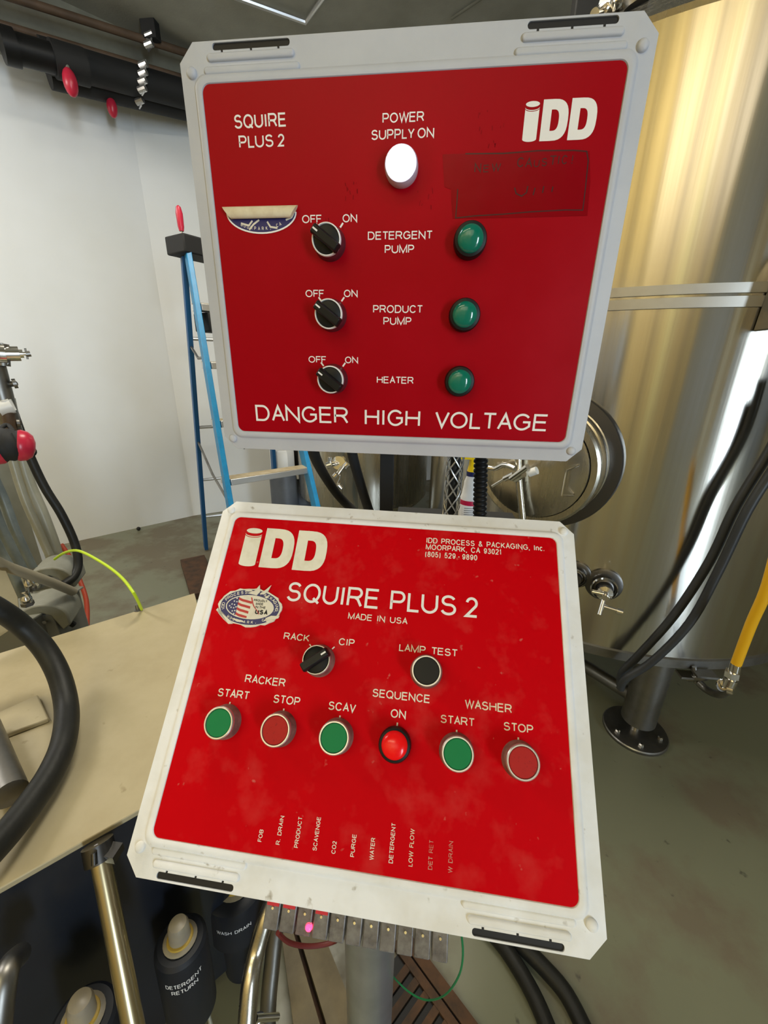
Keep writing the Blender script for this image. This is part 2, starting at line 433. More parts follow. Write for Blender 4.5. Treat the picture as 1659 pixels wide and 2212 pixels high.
obj('cross_brace', MB().cyl(Vector((.985, 1.51, .42)), Vector((1.6, 2.35, .12)), .03), m_darksteel, T)
# manway
az = math.radians(-122); nn = Vector((math.cos(az), math.sin(az), 0)); uu = Vector((-nn.y, nn.x, 0))
c = TC + nn * TR + uu * -.03; c.z = 1.235
MM = Matrix.Translation(c) @ Matrix((uu, Vector((0, 0, 1)), nn)).transposed().to_4x4()
mw = obj('manway_collar', MB().lathe([(.2, -.05), (.2, .02), (.196, .022), (.192, .03), (.19, .1), (.197, .108), (.197, .124), (.19, .13), (.172, .13), (.17, .1)], 64, MM, cap1=False), m_steel, T)
obj('outer_ring', MB().ring([(.197, -.05), (.238, -.05), (.238, .012), (.234, .018), (.197, .02)], 64, MM), mat('dark_flange', (.13, .125, .12), .38, 1), mw)  # darker ring around the collar
obj('gasket_ring', MB().ring([(.197, .055), (.2, .06), (.2, .068), (.197, .072), (.19, .07), (.19, .056)], 64, MM), m_chrome, mw)
dr = obj('manway_door', MB().lathe([(.168, .1), (.17, .13), (.168, .14), (.16, .142), (.1, .149), (.001, .152)], 64, MM), m_steel, T)
def mp(px, py, off):   # pixel -> point at height off in front of the manway door
    return onpl(px, py, c + nn * off, nn)
h0, h1, h2, h3 = mp(1250, 1005, .15), mp(1224, 1017, .19), mp(1214, 1070, .19), mp(1238, 1071, .15)
obj('handle', MB().tube([h0, h1, h2, h3], .0035, sm=0, n=8), m_chrome, dr)
obj('swing_arm', MB().tube([mp(1118, 960, .175), mp(1121, 1040, .175), mp(1130, 1130, .175)], .011, sm=0), m_steel, dr)
obj('clamp_screw', MB().cyl(mp(1064, 1050, .19), mp(1092, 1033, .21), .005).cyl(mp(1090, 1034, .21), mp(1110, 1024, .22), .009).cyl(mp(1104, 1034, .23), mp(1140, 1008, .25), .009).cyl(mp(1112, 1034, .2), mp(1130, 1022, .21), .014), m_chrome, dr)
obj('hinge_arm', MB().tube([mp(1054, 1010, .18), mp(1070, 1012, .18), mp(1090, 1004, .19), mp(1112, 1012, .2)], .008), m_chrome, dr)
obj('white_knob', MB().cyl(mp(1143, 1022, .24), mp(1160, 1016, .24), .012, n=18), m_bottle, dr, label='white plastic knob')
# ports with sanitary clamps
def port(px, py, R0, parent, valve=True):
    p = oncyl(px, py, TR); n = (p - Vector((TC.x, TC.y, p.z))).normalized(); u = Vector((-n.y, n.x, 0))
    M = Matrix.Translation(p) @ Matrix((u, Vector((0, 0, 1)), n)).transposed().to_4x4()
    o = obj('port', MB().lathe([(R0, -.01), (R0, .006), (R0 * .9, .009), (R0 * .62, .01), (R0 * .6, .03), (R0 * .45, .034), (R0 * .42, .05)], 40, M), mat('dark_flange', (.13, .125, .12), .38, 1), parent)
    obj('clamp_ring', MB().ring([(R0 * .66, .03), (R0 * .72, .036), (R0 * .66, .042), (R0 * .6, .036)], 40, M), m_chrome, o)
    if valve:
        v = MB().lathe([(.02, .045), (.02, .06), (.026, .062), (.026, .07), (.012, .074), (.01, .1)], 20, M)
        v.cyl(M @ Vector((-.04, .004, .08)), M @ Vector((.0, .004, .08)), .007)
        v.cyl(M @ Vector((0, .0, .085)), M @ Vector((-.008, -.055, .12)), .0075)
        v.cyl(M @ Vector((-.008, -.03, .1)), M @ Vector((.045, -.036, .1)), .006).cyl(M @ Vector((.04, -.036, .1)), M @ Vector((.058, -.038, .1)), .011)
        obj('sample_valve', v, m_chrome, o)
port(1304, 1262, .06, T)
port(1245, 1240, .05, T, False)
# outlet pipe and clamps under the tank
p = rng(1505, 1462, 1.62)
obj('outlet_fitting', MB().cyl(rng(1500, 1440, 1.62), rng(1504, 1475, 1.62), .008).cyl(rng(1485, 1465, 1.62), rng(1525, 1463, 1.62), .012).box((-.035, -.02, -.004), (.035, .02, .004), Matrix.Translation(rng(1488, 1458, 1.62))).box((-.035, -.02, -.004), (.035, .02, .004), Matrix.Translation(rng(1522, 1456, 1.62))), m_darksteel, T)
obj('outlet_pipe', MB().tube([rng(1510, 1475, 1.62), rng(1530, 1492, 1.6), rng(1556, 1500, 1.55), rng(1575, 1485, 1.5)], .013), m_darksteel, T)
# fittings on the tank top
t = thing('top_valve', rng(1300, 40, 1.85), 'chrome valve cluster on the tank top, above the upper panel', 'valve')
v = MB().cyl(rng(1284, 30, 1.6), rng(1318, 8, 1.7), .012).cyl(rng(1305, 10, 1.65), rng(1345, 4, 1.7), .02).cyl(rng(1330, -10, 1.65), rng(1328, 14, 1.65), .018).cyl(rng(1318, 8, 1.65), rng(1330, -8, 1.65), .022)
obj('body', v, m_chrome, t)
obj('clamp', MB().cyl(rng(1366, -30, 1.7), rng(1370, 22, 1.7), .035).cyl(rng(1395, -20, 1.72), rng(1384, 8, 1.72), .03), m_darksteel, t)
single('junction_box', MB().box((-.05, -.04, -.07), (.05, .04, .07), Matrix.Translation(rng(1268, 5, 2.3))), m_blackm, 'small black box behind the chrome valve at the tank top', 'box', bevel=.006)

# hoses hanging in front of the tank
def tankhose(name, pts, R, r, m, label, cat='hose'):
    P = []
    for px, py in pts:
        q = oncyl(px, py, R)
        if q is None: q = rng(px, py, 1.6)
        P.append(q)
    return single(name, MB().tube(P, r, n=14), m, label, cat)
tankhose('tank_hose', [(1720, 820), (1675, 950), (1589, 1095), (1533, 1212), (1457, 1328), (1383, 1412), (1345, 1452), (1340, 1480)], .96, .0135, m_hose, 'grey hose looping under the tank, the left one of the pair')
tankhose('tank_hose', [(1735, 870), (1690, 980), (1616, 1100), (1552, 1233), (1490, 1345), (1411, 1427), (1352, 1466), (1340, 1488)], 1.0, .013, m_hose, 'grey hose looping under the tank, the right one of the pair')
t = thing('yellow_hose', rng(1590, 1440, 1.5), 'yellow hose with steel coupling hanging at the right edge', 'hose')
yp = [(1700, 1100), (1659, 1262), (1622, 1350), (1590, 1435)]
obj('tube', MB().tube([rng(x, y, 1.36 + .03 * k) for k, (x, y) in enumerate(yp)], .0135), m_yellow, t)
v = MB().cyl(rng(1590, 1433, 1.45), rng(1582, 1466, 1.45), .014).cyl(rng(1583, 1450, 1.45), rng(1581, 1462, 1.45), .02, n=6).cyl(rng(1580, 1465, 1.45), rng(1572, 1482, 1.45), .018)
v.cyl(rng(1572, 1484, 1.45), rng(1585, 1488, 1.45), .02)
obj('coupling', v, m_chrome, t)
Mh = Matrix.Translation(rng(1560, 1480, 1.45)) @ RW.to_4x4()
obj('butterfly_handle', MB().ring([(.008, -.002), (.019, -.002), (.019, .002), (.008, .002)], 20, Mh).cyl(rng(1566, 1481, 1.45), rng(1576, 1482, 1.45), .008), m_chrome, t)
tag(T, None)
t['label'] = 'yellow hose with steel coupling hanging at the right edge of the tank'

# ------------------------------------------------------------------ second vessel and things seen through the gap
V2 = Vector((-.56, 3.35, 0))
t = thing('rear_vessel', V2, 'smaller dark stainless vessel behind the gap, beside the grey gas cylinders', 'tank')
obj('shell', MB().lathe([(.25, .3), (.5, .45), (.54, .5), (.54, 2.1), (.4, 2.3)], 48, Matrix.Translation(V2)), m_steel, t)
for a_ in (90, 210, 330):
    q = V2 + Vector((.3 * math.cos(math.radians(a_)), .3 * math.sin(math.radians(a_)), 0))
    obj('leg', MB().cyl(q, q + Vector((0, 0, .55)), .03), m_darksteel, t)
p = rng(740, 1000, 2.76)
obj('port', MB().cyl(rng(735, 998, 2.78), rng(731, 1000, 2.68), .045, n=20).cyl(rng(732, 1000, 2.7), rng(706, 1006, 2.6), .014).cyl(rng(712, 1004, 2.6), rng(712, 988, 2.6), .01).cyl(rng(706, 1006, 2.6), rng(716, 1003, 2.6), .022), m_chrome, t)
obj('swing_bolt', MB().cyl(rng(752, 1002, 2.66), rng(745, 1010, 2.66), .025).cyl(rng(744, 1006, 2.62), rng(731, 1024, 2.6), .008).cyl(rng(738, 1008, 2.62), rng(728, 1022, 2.6), .008).cyl(rng(728, 1024, 2.6), rng(722, 1030, 2.6), .018).tube([rng(735, 1026, 2.6), rng(733, 1036, 2.6), rng(728, 1046, 2.6)], .004).cyl(rng(730, 1048, 2.6), rng(737, 1055, 2.6), .02), m_chrome, t)
single('rear_pipe', MB().cyl(ony(806, 1000, 2.9), ony(797, 1110, 2.9), .02), m_darksteel, 'thin vertical steel pipe behind the second black hose', 'pipe')
for k, (px, lab) in enumerate([(613, 'grey gas cylinder with a white valve guard, behind the blue ladder'), (652, 'dark gas cylinder with a small white tag, right of the grey one')]):
    p = rng(px, 1040, 3.45 + .12 * k); c = Vector((p.x, p.y, 0))
    t = thing('gas_cylinder', c, lab, 'gas cylinder')
    obj('body', MB().lathe([(.1, 0), (.115, .02), (.115, .35), (.117, .355), (.115, .36), (.115, .62), (.09, .7), (.05, .72)], 32, Matrix.Translation(c)), m_dkgrey, t)
    obj('valve_guard', MB().lathe([(.1, .7), (.105, .72), (.105, .84), (.09, .86)], 8, Matrix.Translation(c)), m_bottle if k == 0 else m_blackm, t)
    obj('valve', MB().cyl(c + Vector((0, 0, .85)), c + Vector((0, 0, .9)), .03).ball(c + Vector((0, 0, .92)), .04), m_darksteel, t)
    if k:
        q = rng(640, 1026, 3.42); obj('tag', MB().box((-.02, -.002, -.035), (.02, .002, .035), Matrix.Translation(q)), m_bottle, t)
# hoses and cables hanging between the boxes
def gaphose(name, pts, y, r, m, label, cat='hose', n=14):
    return single(name, MB().tube([ony(a, b, y if not isinstance(y, (list, tuple)) else y[i]) for i, (a, b) in enumerate(pts)], r, n=n), m, label, cat)
gaphose('black_hose', [(672, 940), (680, 985), (703, 1030), (735, 1075), (778, 1115), (840, 1160)], [.57, .6, .68, .74, .74, .7], .0085, m_blackm, 'thick black hose curving down right of the ladder')
gaphose('black_hose', [(755, 940), (762, 985), (777, 1040), (796, 1100), (815, 1150)], [.57, .58, .6, .6, .6], .0075, m_blackm, 'straighter thick black hose left of the black upright bar')
# mesh sleeved cable
def sleeve(x0, y0, x1, y1, y, R):
    a = ony(x0, y0, y); b = ony(x1, y1, y); d = (b - a); M = Matrix.Translation(a) @ d.to_track_quat('Z', 'Y').to_matrix().to_4x4()
    mb = MB(); Ln = d.length
    for s_ in (1, -1):
        for k in range(5):
            mb.tube([M @ Vector((R * math.cos(s_ * t_ * 9 + k * 2 * PI / 5), R * math.sin(s_ * t_ * 9 + k * 2 * PI / 5), t_ * Ln)) for t_ in [i / 26 for i in range(27)]], .0011, n=5, sm=0)
    return mb, a, b
mb, a, b = sleeve(990, 925, 970, 1150, .575, .0115)
t = thing('mesh_sleeved_hose', b, 'dark hose in a woven wire mesh sleeve, left of the spray bottle', 'hose')
obj('wire_mesh', mb, m_satin, t)
obj('inner_hose', MB().cyl(a, b, .0068), m_blackm, t)
# corrugated hose
a = ony(1040, 925, .57); b = ony(1036, 1150, .57); d = b - a
M = Matrix.Translation(a) @ d.to_track_quat('Z', 'Y').to_matrix().to_4x4()
pf = []; nr = 22
for k in range(nr):
    z = d.length * k / nr; s_ = d.length / nr
    pf += [(.0078, z), (.0098, z + s_ * .25), (.0102, z + s_ * .5), (.0098, z + s_ * .72), (.0078, z + s_ * .95)]
single('corrugated_hose', MB().lathe(pf, 20, M), m_black, 'black corrugated hose right of the spray bottle', 'hose', smooth=60)
# spray bottle
c = ony(1013, 1100, .86); c.z = ony(1013, 1125, .86).z
Mb = Matrix.Translation(c)
t = thing('spray_bottle', c, 'white spray bottle with yellow trigger and red label', 'bottle')
zt_ = ony(1010, 1026, .86).z - c.z
obj('body', MB().lathe([(.018, 0), (.0215, .004), (.0215, zt_ * .52), (.0185, zt_ * .6), (.0175, zt_ * .68), (.0155, zt_ * .8), (.0155, zt_ * .86), (.0105, zt_)], 24, Mb), m_bottle, t)
obj('label', MB().lathe([(.0218, zt_ * .05), (.022, zt_ * .06), (.022, zt_ * .47), (.0218, zt_ * .48)], 24, Mb, False, False), m_white, t)
obj('red_stripe', MB().lathe([(.0221, zt_ * .4), (.0222, zt_ * .41), (.0222, zt_ * .49), (.0221, zt_ * .5)], 24, Mb, False, False), m_bred, t)
lb = MB()
for k in range(6):
    lb.box((-.013, -.0226, zt_ * (.12 + .045 * k)), (.008, -.0222, zt_ * (.128 + .045 * k)), Mb)
obj('fine_print', lb, m_hose, t)
obj('collar', MB().lathe([(.012, zt_ - .001), (.0125, zt_ + .009)], 20, Mb), m_navyc, t)
obj('trigger', MB().lathe([(.0115, zt_ + .009), (.009, zt_ + .022), (.0075, zt_ + .05)], 16, Mb).box((-.03, -.007, zt_ + .035), (.014, .007, zt_ + .055), Mb), m_ytrig, t)

# ------------------------------------------------------------------ console post (carries both boxes)
PX, PY = -.065, .452
SZ = ony(1013, 1125, .86).z
t = thing('console_post', (PX, PY, 0), 'grey round steel post under the lower red panel', 'post')
obj('tube', MB().cyl((PX, PY, .012), (PX, PY, 1.0), .049, n=40), m_post, t)
obj('base_plate', MB().lathe([(.062, 0), (.062, .012)], 32, Matrix.Translation((PX, PY, 0))), m_post, t)
obj('top_plate', MB().box((PX - .09, PY - .07, 1.0), (PX + .09, PY + .1, 1.012)), m_post, t)
v = MB()
v.box((ony(822, 1000, .56).x, .555, 1.06), (ony(851, 1000, .56).x, .565, 1.72))
v.box((PX + .02, .5, 1.008), (PX + .06, .565, 1.02)); v.box((ony(822, 1000, .56).x, .555, 1.0), (ony(851, 1000, .56).x, .565, 1.1))
v.box((ony(822, 1000, .56).x, .565, SZ - .004), (.2, .93, SZ))
obj('upright_bar', v, m_blackm, t, bevel=.001, label='flat black upright bar joining the two boxes')

# ------------------------------------------------------------------ control boxes
MU = Matrix.Translation((-.0404, .4609, HC + .0769)) @ Matrix(((1, 0, 0), (0, 0, -1), (0, 1, 0))).to_4x4()
ML = Matrix.Translation((-.04433, .32324, HC - .29282)) @ Matrix(((0.99989, 0.01176, -0.00925), (-0.0148, 0.68594, -0.72751), (-0.0022, 0.72757, 0.68603))).to_4x4()
mm = .001
def rrect(x0, y0, x1, y1, r, z, n=6):
    pts = []
    for cx, cy, a0 in ((x1 - r, y1 - r, 0), (x0 + r, y1 - r, 90), (x0 + r, y0 + r, 180), (x1 - r, y0 + r, 270)):
        for k in range(n + 1):
            a = math.radians(a0 + 90 * k / n); pts.append((cx + r * math.cos(a), cy + r * math.sin(a), z))
    return pts
def crect(x0, y0, x1, y1, c, z, n=6):   # chamfered corners with slightly rounded ends
    pts = []
    q = [((x1, y1 - c), (x1 - c, y1)), ((x0 + c, y1), (x0, y1 - c)), ((x0, y0 + c), (x0 + c, y0)), ((x1 - c, y0), (x1, y0 + c))]
    for a, b in q:
        for k in range(n + 1):
            t_ = k / n; pts.append((a[0] + (b[0] - a[0]) * t_, a[1] + (b[1] - a[1]) * t_, z))
    return pts

# ---- stroke lettering -------------------------------------------------
def A(cx, cy, rx, ry, a0, a1, n=10):
    return [(cx + rx * math.cos(math.radians(a0 + (a1 - a0) * k / n)), cy + ry * math.sin(math.radians(a0 + (a1 - a0) * k / n))) for k in range(n + 1)]
G = {
 'A': (.93, [[(0, 0), (.5, 1), (1, 0)], [(.17, .36), (.83, .36)]]),
 'B': (.9, [[(0, 0), (0, 1), (.6, 1)] + A(.6, .77, .36, .23, 90, -90) + [(0, .54)], [(.6, .54)] + A(.65, .27, .35, .27, 90, -90) + [(0, 0)]]),
 'C': (1.0, [A(.52, .5, .52, .5, 35, 325, 24)]),
 'D': (1.0, [[(0, 0), (0, 1), (.5, 1)] + A(.5, .5, .5, .5, 90, -90, 16) + [(0, 0)]]),
 'E': (.88, [[(1, 1), (0, 1), (0, 0), (1.02, 0)], [(0, .53), (.93, .53)]]),
 'F': (.82, [[(1, 1), (0, 1), (0, 0)], [(0, .5), (.87, .5)]]),
 'G': (1.08, [A(.5, .5, .5, .5, 38, 300, 22) + [(.8, .1), (.97, .22), (.97, .5), (.55, .5)]]),
 'H': (1.0, [[(0, 0), (0, 1)], [(1, 0), (1, 1)], [(0, .53), (1, .53)]]),
 'I': (.3, [[(.5, 0), (.5, 1)]]),
 'K': (.93, [[(0, 0), (0, 1)], [(.95, 1), (0, .35)], [(.33, .58), (1, 0)]]),
 'L': (.75, [[(0, 1), (0, 0), (1, 0)]]),
 'M': (1.15, [[(0, 0), (0, 1), (.5, 0), (1, 1), (1, 0)]]),
 'N': (1.0, [[(0, 0), (0, 1), (1, 0), (1, 1)]]),
 'O': (1.1, [A(.5, .5, .5, .5, 0, 360, 28)]),
 'P': (.88, [[(0, 0), (0, 1), (.62, 1)] + A(.62, .72, .38, .28, 90, -90) + [(0, .44)]]),
 'Q': (1.1, [A(.5, .5, .5, .5, 0, 360, 28), [(.62, .22), (1.0, -.06)]]),
 'R': (.98, [[(0, 0), (0, 1), (.62, 1)] + A(.62, .74, .34, .26, 90, -90) + [(0, .48)], [(.5, .48), (.72, .38), (1, 0)]]),
 'S': (.92, [A(.5, .76, .43, .24, 20, 180, 12) + A(.5, .72, .43, .2, 180, 250, 4) + A(.5, .3, .48, .24, 70, 0, 5) + A(.5, .26, .48, .26, 0, -165, 12)]),
 'T': (.88, [[(0, 1), (1, 1)], [(.5, 1), (.5, 0)]]),
 'U': (.98, [[(0, 1), (0, .4)] + A(.5, .38, .5, .38, 180, 360, 16) + [(1, 1)]]),
 'V': (.93, [[(0, 1), (.5, 0), (1, 1)]]),
 'W': (1.35, [[(0, 1), (.26, 0), (.5, 1), (.74, 0), (1, 1)]]),
 'X': (.9, [[(0, 0), (1, 1)], [(0, 1), (1, 0)]]),
 'Y': (.9, [[(0, 1), (.5, .43), (1, 1)], [(.5, .43), (.5, 0)]]),
 '0': (.72, [A(.5, .5, .5, .5, 0, 360, 24)]),
 '1': (.5, [[(.1, .72), (.55, 1), (.55, 0)]]),
 '2': (.74, [A(.5, .72, .46, .28, 170, -35, 14) + [(0, 0), (1, 0)]]),
 '3': (.72, [A(.5, .76, .42, .24, 160, -80, 12) + A(.5, .27, .48, .27, 85, -165, 14)]),
 '5': (.72, [[(.88, 1), (.2, 1), (.08, .5)] + A(.5, .32, .46, .32, 135, -160, 16)]),
 '8': (.72, [A(.5, .76, .4, .24, 0, 360, 20), A(.5, .27, .48, .27, 0, 360, 20)]),
 '9': (.72, [A(.5, .68, .46, .32, 0, 360, 20), A(.5, .5, .46, .5, 20, -150, 14)]),
 '6': (.72, [A(.5, .32, .46, .32, 0, 360, 20), A(.5, .5, .46, .5, 30, 200, 14)]),
 '&': (.95, [[(1, 0), (.25, .72)] + A(.42, .82, .2, .18, 200, -30, 10) + [(.1, .38)] + A(.36, .24, .32, .24, 150, 350, 10) + [(.85, .42)]]),
 '.': (.22, [[(.5, -.02), (.5, .08)]]),
 ',': (.24, [[(.55, .06), (.35, -.2)]]),
 '-': (.45, [[(0, .38), (1, .38)]]),
 '(': (.36, [A(1.1, .4, 1.0, .68, 125, 235, 8)]),
 ')': (.36, [A(-.1, .4, 1.0, .68, 55, -55, 8)]),
 'n': (.68, [[(0, 0), (0, .7)], [(0, .45)] + A(.5, .42, .5, .3, 160, 0, 8) + [(1, 0)]]),
 'c': (.66, [A(.5, .35, .5, .36, 40, 320, 14)]),
 '!': (.3, [[(.5, .3), (.5, 1)], [(.5, -.02), (.5, .1)]]),
}
def ribbon(mb, pts, hw, z, M):
    P = [Vector((p[0], p[1])) for p in pts]
    Q = [P[0]]
    for p in P[1:]:
        if (p - Q[-1]).length > 1e-7: Q.append(p)
    P = Q; n = len(P); closed = (P[0] - P[-1]).length < hw * .2 and n > 4
    if closed: P = P[:-1]; n -= 1
    Lf = []; Rt = []
    for i in range(n):
        if closed: a, b, c_ = P[i - 1], P[i], P[(i + 1) % n]
        else: a, b, c_ = P[max(i - 1, 0)], P[i], P[min(i + 1, n - 1)]
        d1 = (b - a); d2 = (c_ - b)
        if d1.length < 1e-9: d1 = d2
        if d2.length < 1e-9: d2 = d1
        d1 = d1.normalized(); d2 = d2.normalized()
        n1 = Vector((-d1.y, d1.x)); n2 = Vector((-d2.y, d2.x)); m_ = (n1 + n2)
        if m_.length < 1e-6: m_ = n1
        m_ = m_.normalized(); k = hw / max(.38, m_.dot(n1))
        Lf.append(b + m_ * k); Rt.append(b - m_ * k)
    vs = [M @ Vector((p.x, p.y, z)) for p in Lf + Rt]; fs = []
    for i in range(n if closed else n - 1):
        j = (i + 1) % n; fs.append((i, j, n + j, n + i))
    mb.add(vs, fs)
def adv(ch):
    return .36 if ch == ' ' else G[ch][0] + (.06 if ch in 'AVTYWLF' else .14)
def textmesh(s, x0, y0, width, cap, z, M, sw=.125, ang=0, mb=None):
    """stroke letters on the plane z of frame M, baseline from (x0, y0), all in millimetres"""
    mb = mb or MB()
    tot = sum(adv(c_) for c_ in s) - .1
    kx = width / (tot * cap) ; hw = cap * sw / 2; x = 0
    ca, sa = math.cos(ang), math.sin(ang)
    for q, ch in enumerate(s):
        if ch != ' ':
            w, strokes = G[ch]; gw = w * cap * kx
            for si, st in enumerate(strokes):
                pp = []
                for (u, v) in st:
                    X = x + hw + u * (gw - 2 * hw); Y = hw + v * (cap - 2 * hw)
                    pp.append(((x0 + X * ca - Y * sa) * mm, (y0 + X * sa + Y * ca) * mm))
                ribbon(mb, pp, hw * mm, (z + .02 * si) * mm, M)
        x += adv(ch) * cap * kx
    return mb
def lettering(s, x0, y0, width, cap, M, m, parent, ang=0, sw=.125, z=3.35):
    return obj('lettering', textmesh(s, x0, y0, width, cap, z, M, sw, ang), m, parent, smooth=0)

def logo(x, y, s, M, m, parent, z=3.35):
    """stylised can-shaped i followed by two heavy D letters; s scales the 99 x 47 mm original"""
    mb = MB()
    def pt(u, v): return M @ Vector(((x + u * s) * mm, (y + v * s) * mm, z * mm))
    e = [pt(9.8 + 9.6 * math.cos(a), 42.6 + 3.3 * math.sin(a)) for a in [2 * PI * k / 28 for k in range(28)]]
    mb.add(e, [tuple(range(28))])
    top = [(9.8 + 9.8 * math.cos(a), 37.2 + 3.0 * math.sin(a)) for a in [PI + PI * k / 12 for k in range(13)]]
    bot = [(9.8 + 9.8 * math.cos(a), 2.8 + 3.0 * math.sin(a)) for a in [PI + PI * k / 12 for k in range(13)]]
    mb.add([pt(*p) for p in top + bot], [(i, i + 1, 14 + i, 13 + i) for i in range(12)])
    ov = [(9.8 + 9.9 * math.cos(a), 39.2 + 3.2 * math.sin(a)) for a in [PI + PI * k / 12 for k in range(13)]]
    ov2 = [(9.8 + 9.9 * math.cos(a), 38.4 + 3.4 * math.sin(a)) for a in [PI + PI * k / 12 for k in range(13)]]
    mb.add([pt(*p) for p in ov + ov2], [(i, i + 1, 14 + i, 13 + i) for i in range(12)])
    for x0 in (24.3, 63.0):
        def D(xa, ya, xb, yb, cx):
            pts = [(xa, ya), (xa, (ya + yb) / 2), (xa, yb)]
            for k in range(17):
                a = PI / 2 - PI * k / 16; ex = .72
                pts.append((cx + (xb - cx) * abs(math.cos(a)) ** ex, (ya + yb) / 2 + (yb - ya) / 2 * math.copysign(abs(math.sin(a)) ** ex, math.sin(a))))
            return pts
        o_ = D(x0, 0, x0 + 36.2, 47, x0 + 15); i_ = D(x0 + 12.5, 11.5, x0 + 23.6, 35.5, x0 + 15.5); n = len(o_)
        mb.add([pt(*p) for p in o_ + i_], [(i, (i + 1) % n, n + (i + 1) % n, n + i) for i in range(n)])
    return obj('logo', mb, m, parent, local=True, smooth=0, label='logo of a can-shaped i and two heavy D letters')

def build_box(name, M, flip, lidm, label, cat):
    """enclosure; slots sit at the top for the upper box (flip=1) and at the bottom for the lower box (flip=-1)"""
    root = tag(empty(name, M), label, cat)
    f = flip
    def Y(y): return y * f * mm
    ylo, yhi = sorted((-177.5 * f, 187.0 * f))
    x0, x1, y0, y1 = -204 * mm, 204 * mm, ylo * mm, yhi * mm
    rect = lambda i, z: crect(x0 + i, y0 + i, x1 - i, y1 - i, 14 * mm, z)
    zz = mm
    ins = lambda d: (-183.5 * mm - d, -156 * mm - d, 183.5 * mm + d, 156 * mm + d)
    rr = lambda d, z, r: rrect(*ins(d), r, z)
    loops = [rect(3 * mm, -16 * mm), rect(0, -14 * mm), rect(0, -.9 * mm), rect(.25 * mm, -.25 * mm), rect(.9 * mm, 0),
             rr(9 * mm, 0, 11 * mm), rr(8 * mm, .6 * mm, 10.5 * mm), rr(6.8 * mm, 2.6 * mm, 10 * mm), rr(5.2 * mm, 3.8 * mm, 9 * mm), rr(2.4 * mm, 4.0 * mm, 8 * mm), rr(.6 * mm, 3.6 * mm, 7.4 * mm), rr(0, 2.6 * mm, 7 * mm)]
    lid = obj('lid', MB().loft(loops), lidm, root, local=True, smooth=40)
    # real pockets for the two latch slots
    cut = MB()
    for sx in (-1, 1):
        cut.loft([[(sx * 136 * mm + px, f * 182.6 * mm + py * 1.0, z) for px, py, _ in rrect(-35.5 * mm, -2.6 * mm, 35.5 * mm, 2.6 * mm, 2.4 * mm, 0, 4)] for z in (-9 * mm, 2 * mm)])
        for k in (-27, 0, 25):
            cx = sx * 136 + k
            cut.box(((cx - 1.0) * mm, min(f * 178.6 * mm, f * 181.5 * mm), -5 * mm), ((cx + 1.0) * mm, max(f * 178.6 * mm, f * 181.5 * mm), 2 * mm))
    co = obj('cutter', cut, lidm, root, local=True, smooth=0)
    md = lid.modifiers.new('b', 'BOOLEAN'); md.object = co; md.operation = 'DIFFERENCE'; md.solver = 'EXACT'; md.use_self = True
    bpy.context.view_layer.update()
    dg = bpy.context.evaluated_depsgraph_get()
    me = bpy.data.meshes.new_from_object(lid.evaluated_get(dg)); lid.modifiers.clear(); lid.data = me
    me.set_sharp_from_angle(angle=math.radians(40))
    bpy.data.objects.remove(co)
    for sx in (-1, 1):
        obj('slot_shade', MB().loft([[(sx * 136 * mm + px, f * 182.6 * mm + py, z) for px, py, _ in rrect(-35.2 * mm, -2.5 * mm, 35.2 * mm, 2.5 * mm, 2.3 * mm, 0, 4)] for z in (-9.2 * mm, -1.2 * mm)]), m_slot, lid, local=True)  # black insert standing in for the shade in the slot
        nb = MB()
        for k in (-27, 0, 25):
            nb.box(((sx * 136 + k - .95) * mm, min(f * 178.7 * mm, f * 181.0 * mm), -5 * mm), ((sx * 136 + k + .95) * mm, max(f * 178.7 * mm, f * 181.0 * mm), -.8 * mm))
        obj('notch_shade', nb, m_slot, lid, local=True, smooth=0)  # black boxes standing in for the shade in the notches
        for yy, xa, xb in ((175, 96.5, 177), (166, 92, 181)):
            b0, b1 = sorted((sx * xa * mm, sx * xb * mm)); yc = f * yy * mm
            obj('ridge', MB().loft([rrect(b0 + i, yc - 3 * mm + i, b1 - i, yc + 3 * mm - i, max(.3 * mm, 2.9 * mm - i), z, 4) for i, z in ((0, -.5 * mm), (.2 * mm, 1.3 * mm), (1.0 * mm, 2.0 * mm), (1.8 * mm, 2.2 * mm))]), lidm, lid, local=True, smooth=50)
        for yy in (-165.5, 165.5):
            obj('cover_screw', MB().lathe([(4.6 * mm, -.3 * mm), (4.5 * mm, 1.2 * mm), (3.6 * mm, 2.4 * mm), (1.8 * mm, 3 * mm), (.1 * mm, 3.1 * mm)], 20, Matrix.Translation((sx * 193 * mm, yy * mm, 0))), lidm, lid, local=True, smooth=50)
    body = obj('case', MB().loft([crect(-.188, -.168, .188, .168, .012, z) for z in (-.15, -.012)]), m_lidu, root, local=True, bevel=.003)
    for sx in (-1, 1):
        cx, cy = sx * 193 * mm, -165.5 * f * mm
        c = Matrix.Translation((cx, cy, -18 * mm)) @ Matrix.Rotation(math.radians(45 * -sx * -f), 4, 'Z')
        obj('corner_clip', MB().box((-14 * mm, -9.5 * mm, -4 * mm), (14 * mm, 9.5 * mm, 0), c), m_black if (sx < 0 and f > 0) else m_darksteel, body, local=True)
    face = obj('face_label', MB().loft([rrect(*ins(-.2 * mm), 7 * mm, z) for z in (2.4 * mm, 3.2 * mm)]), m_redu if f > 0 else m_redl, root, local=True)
    return root, lid, face

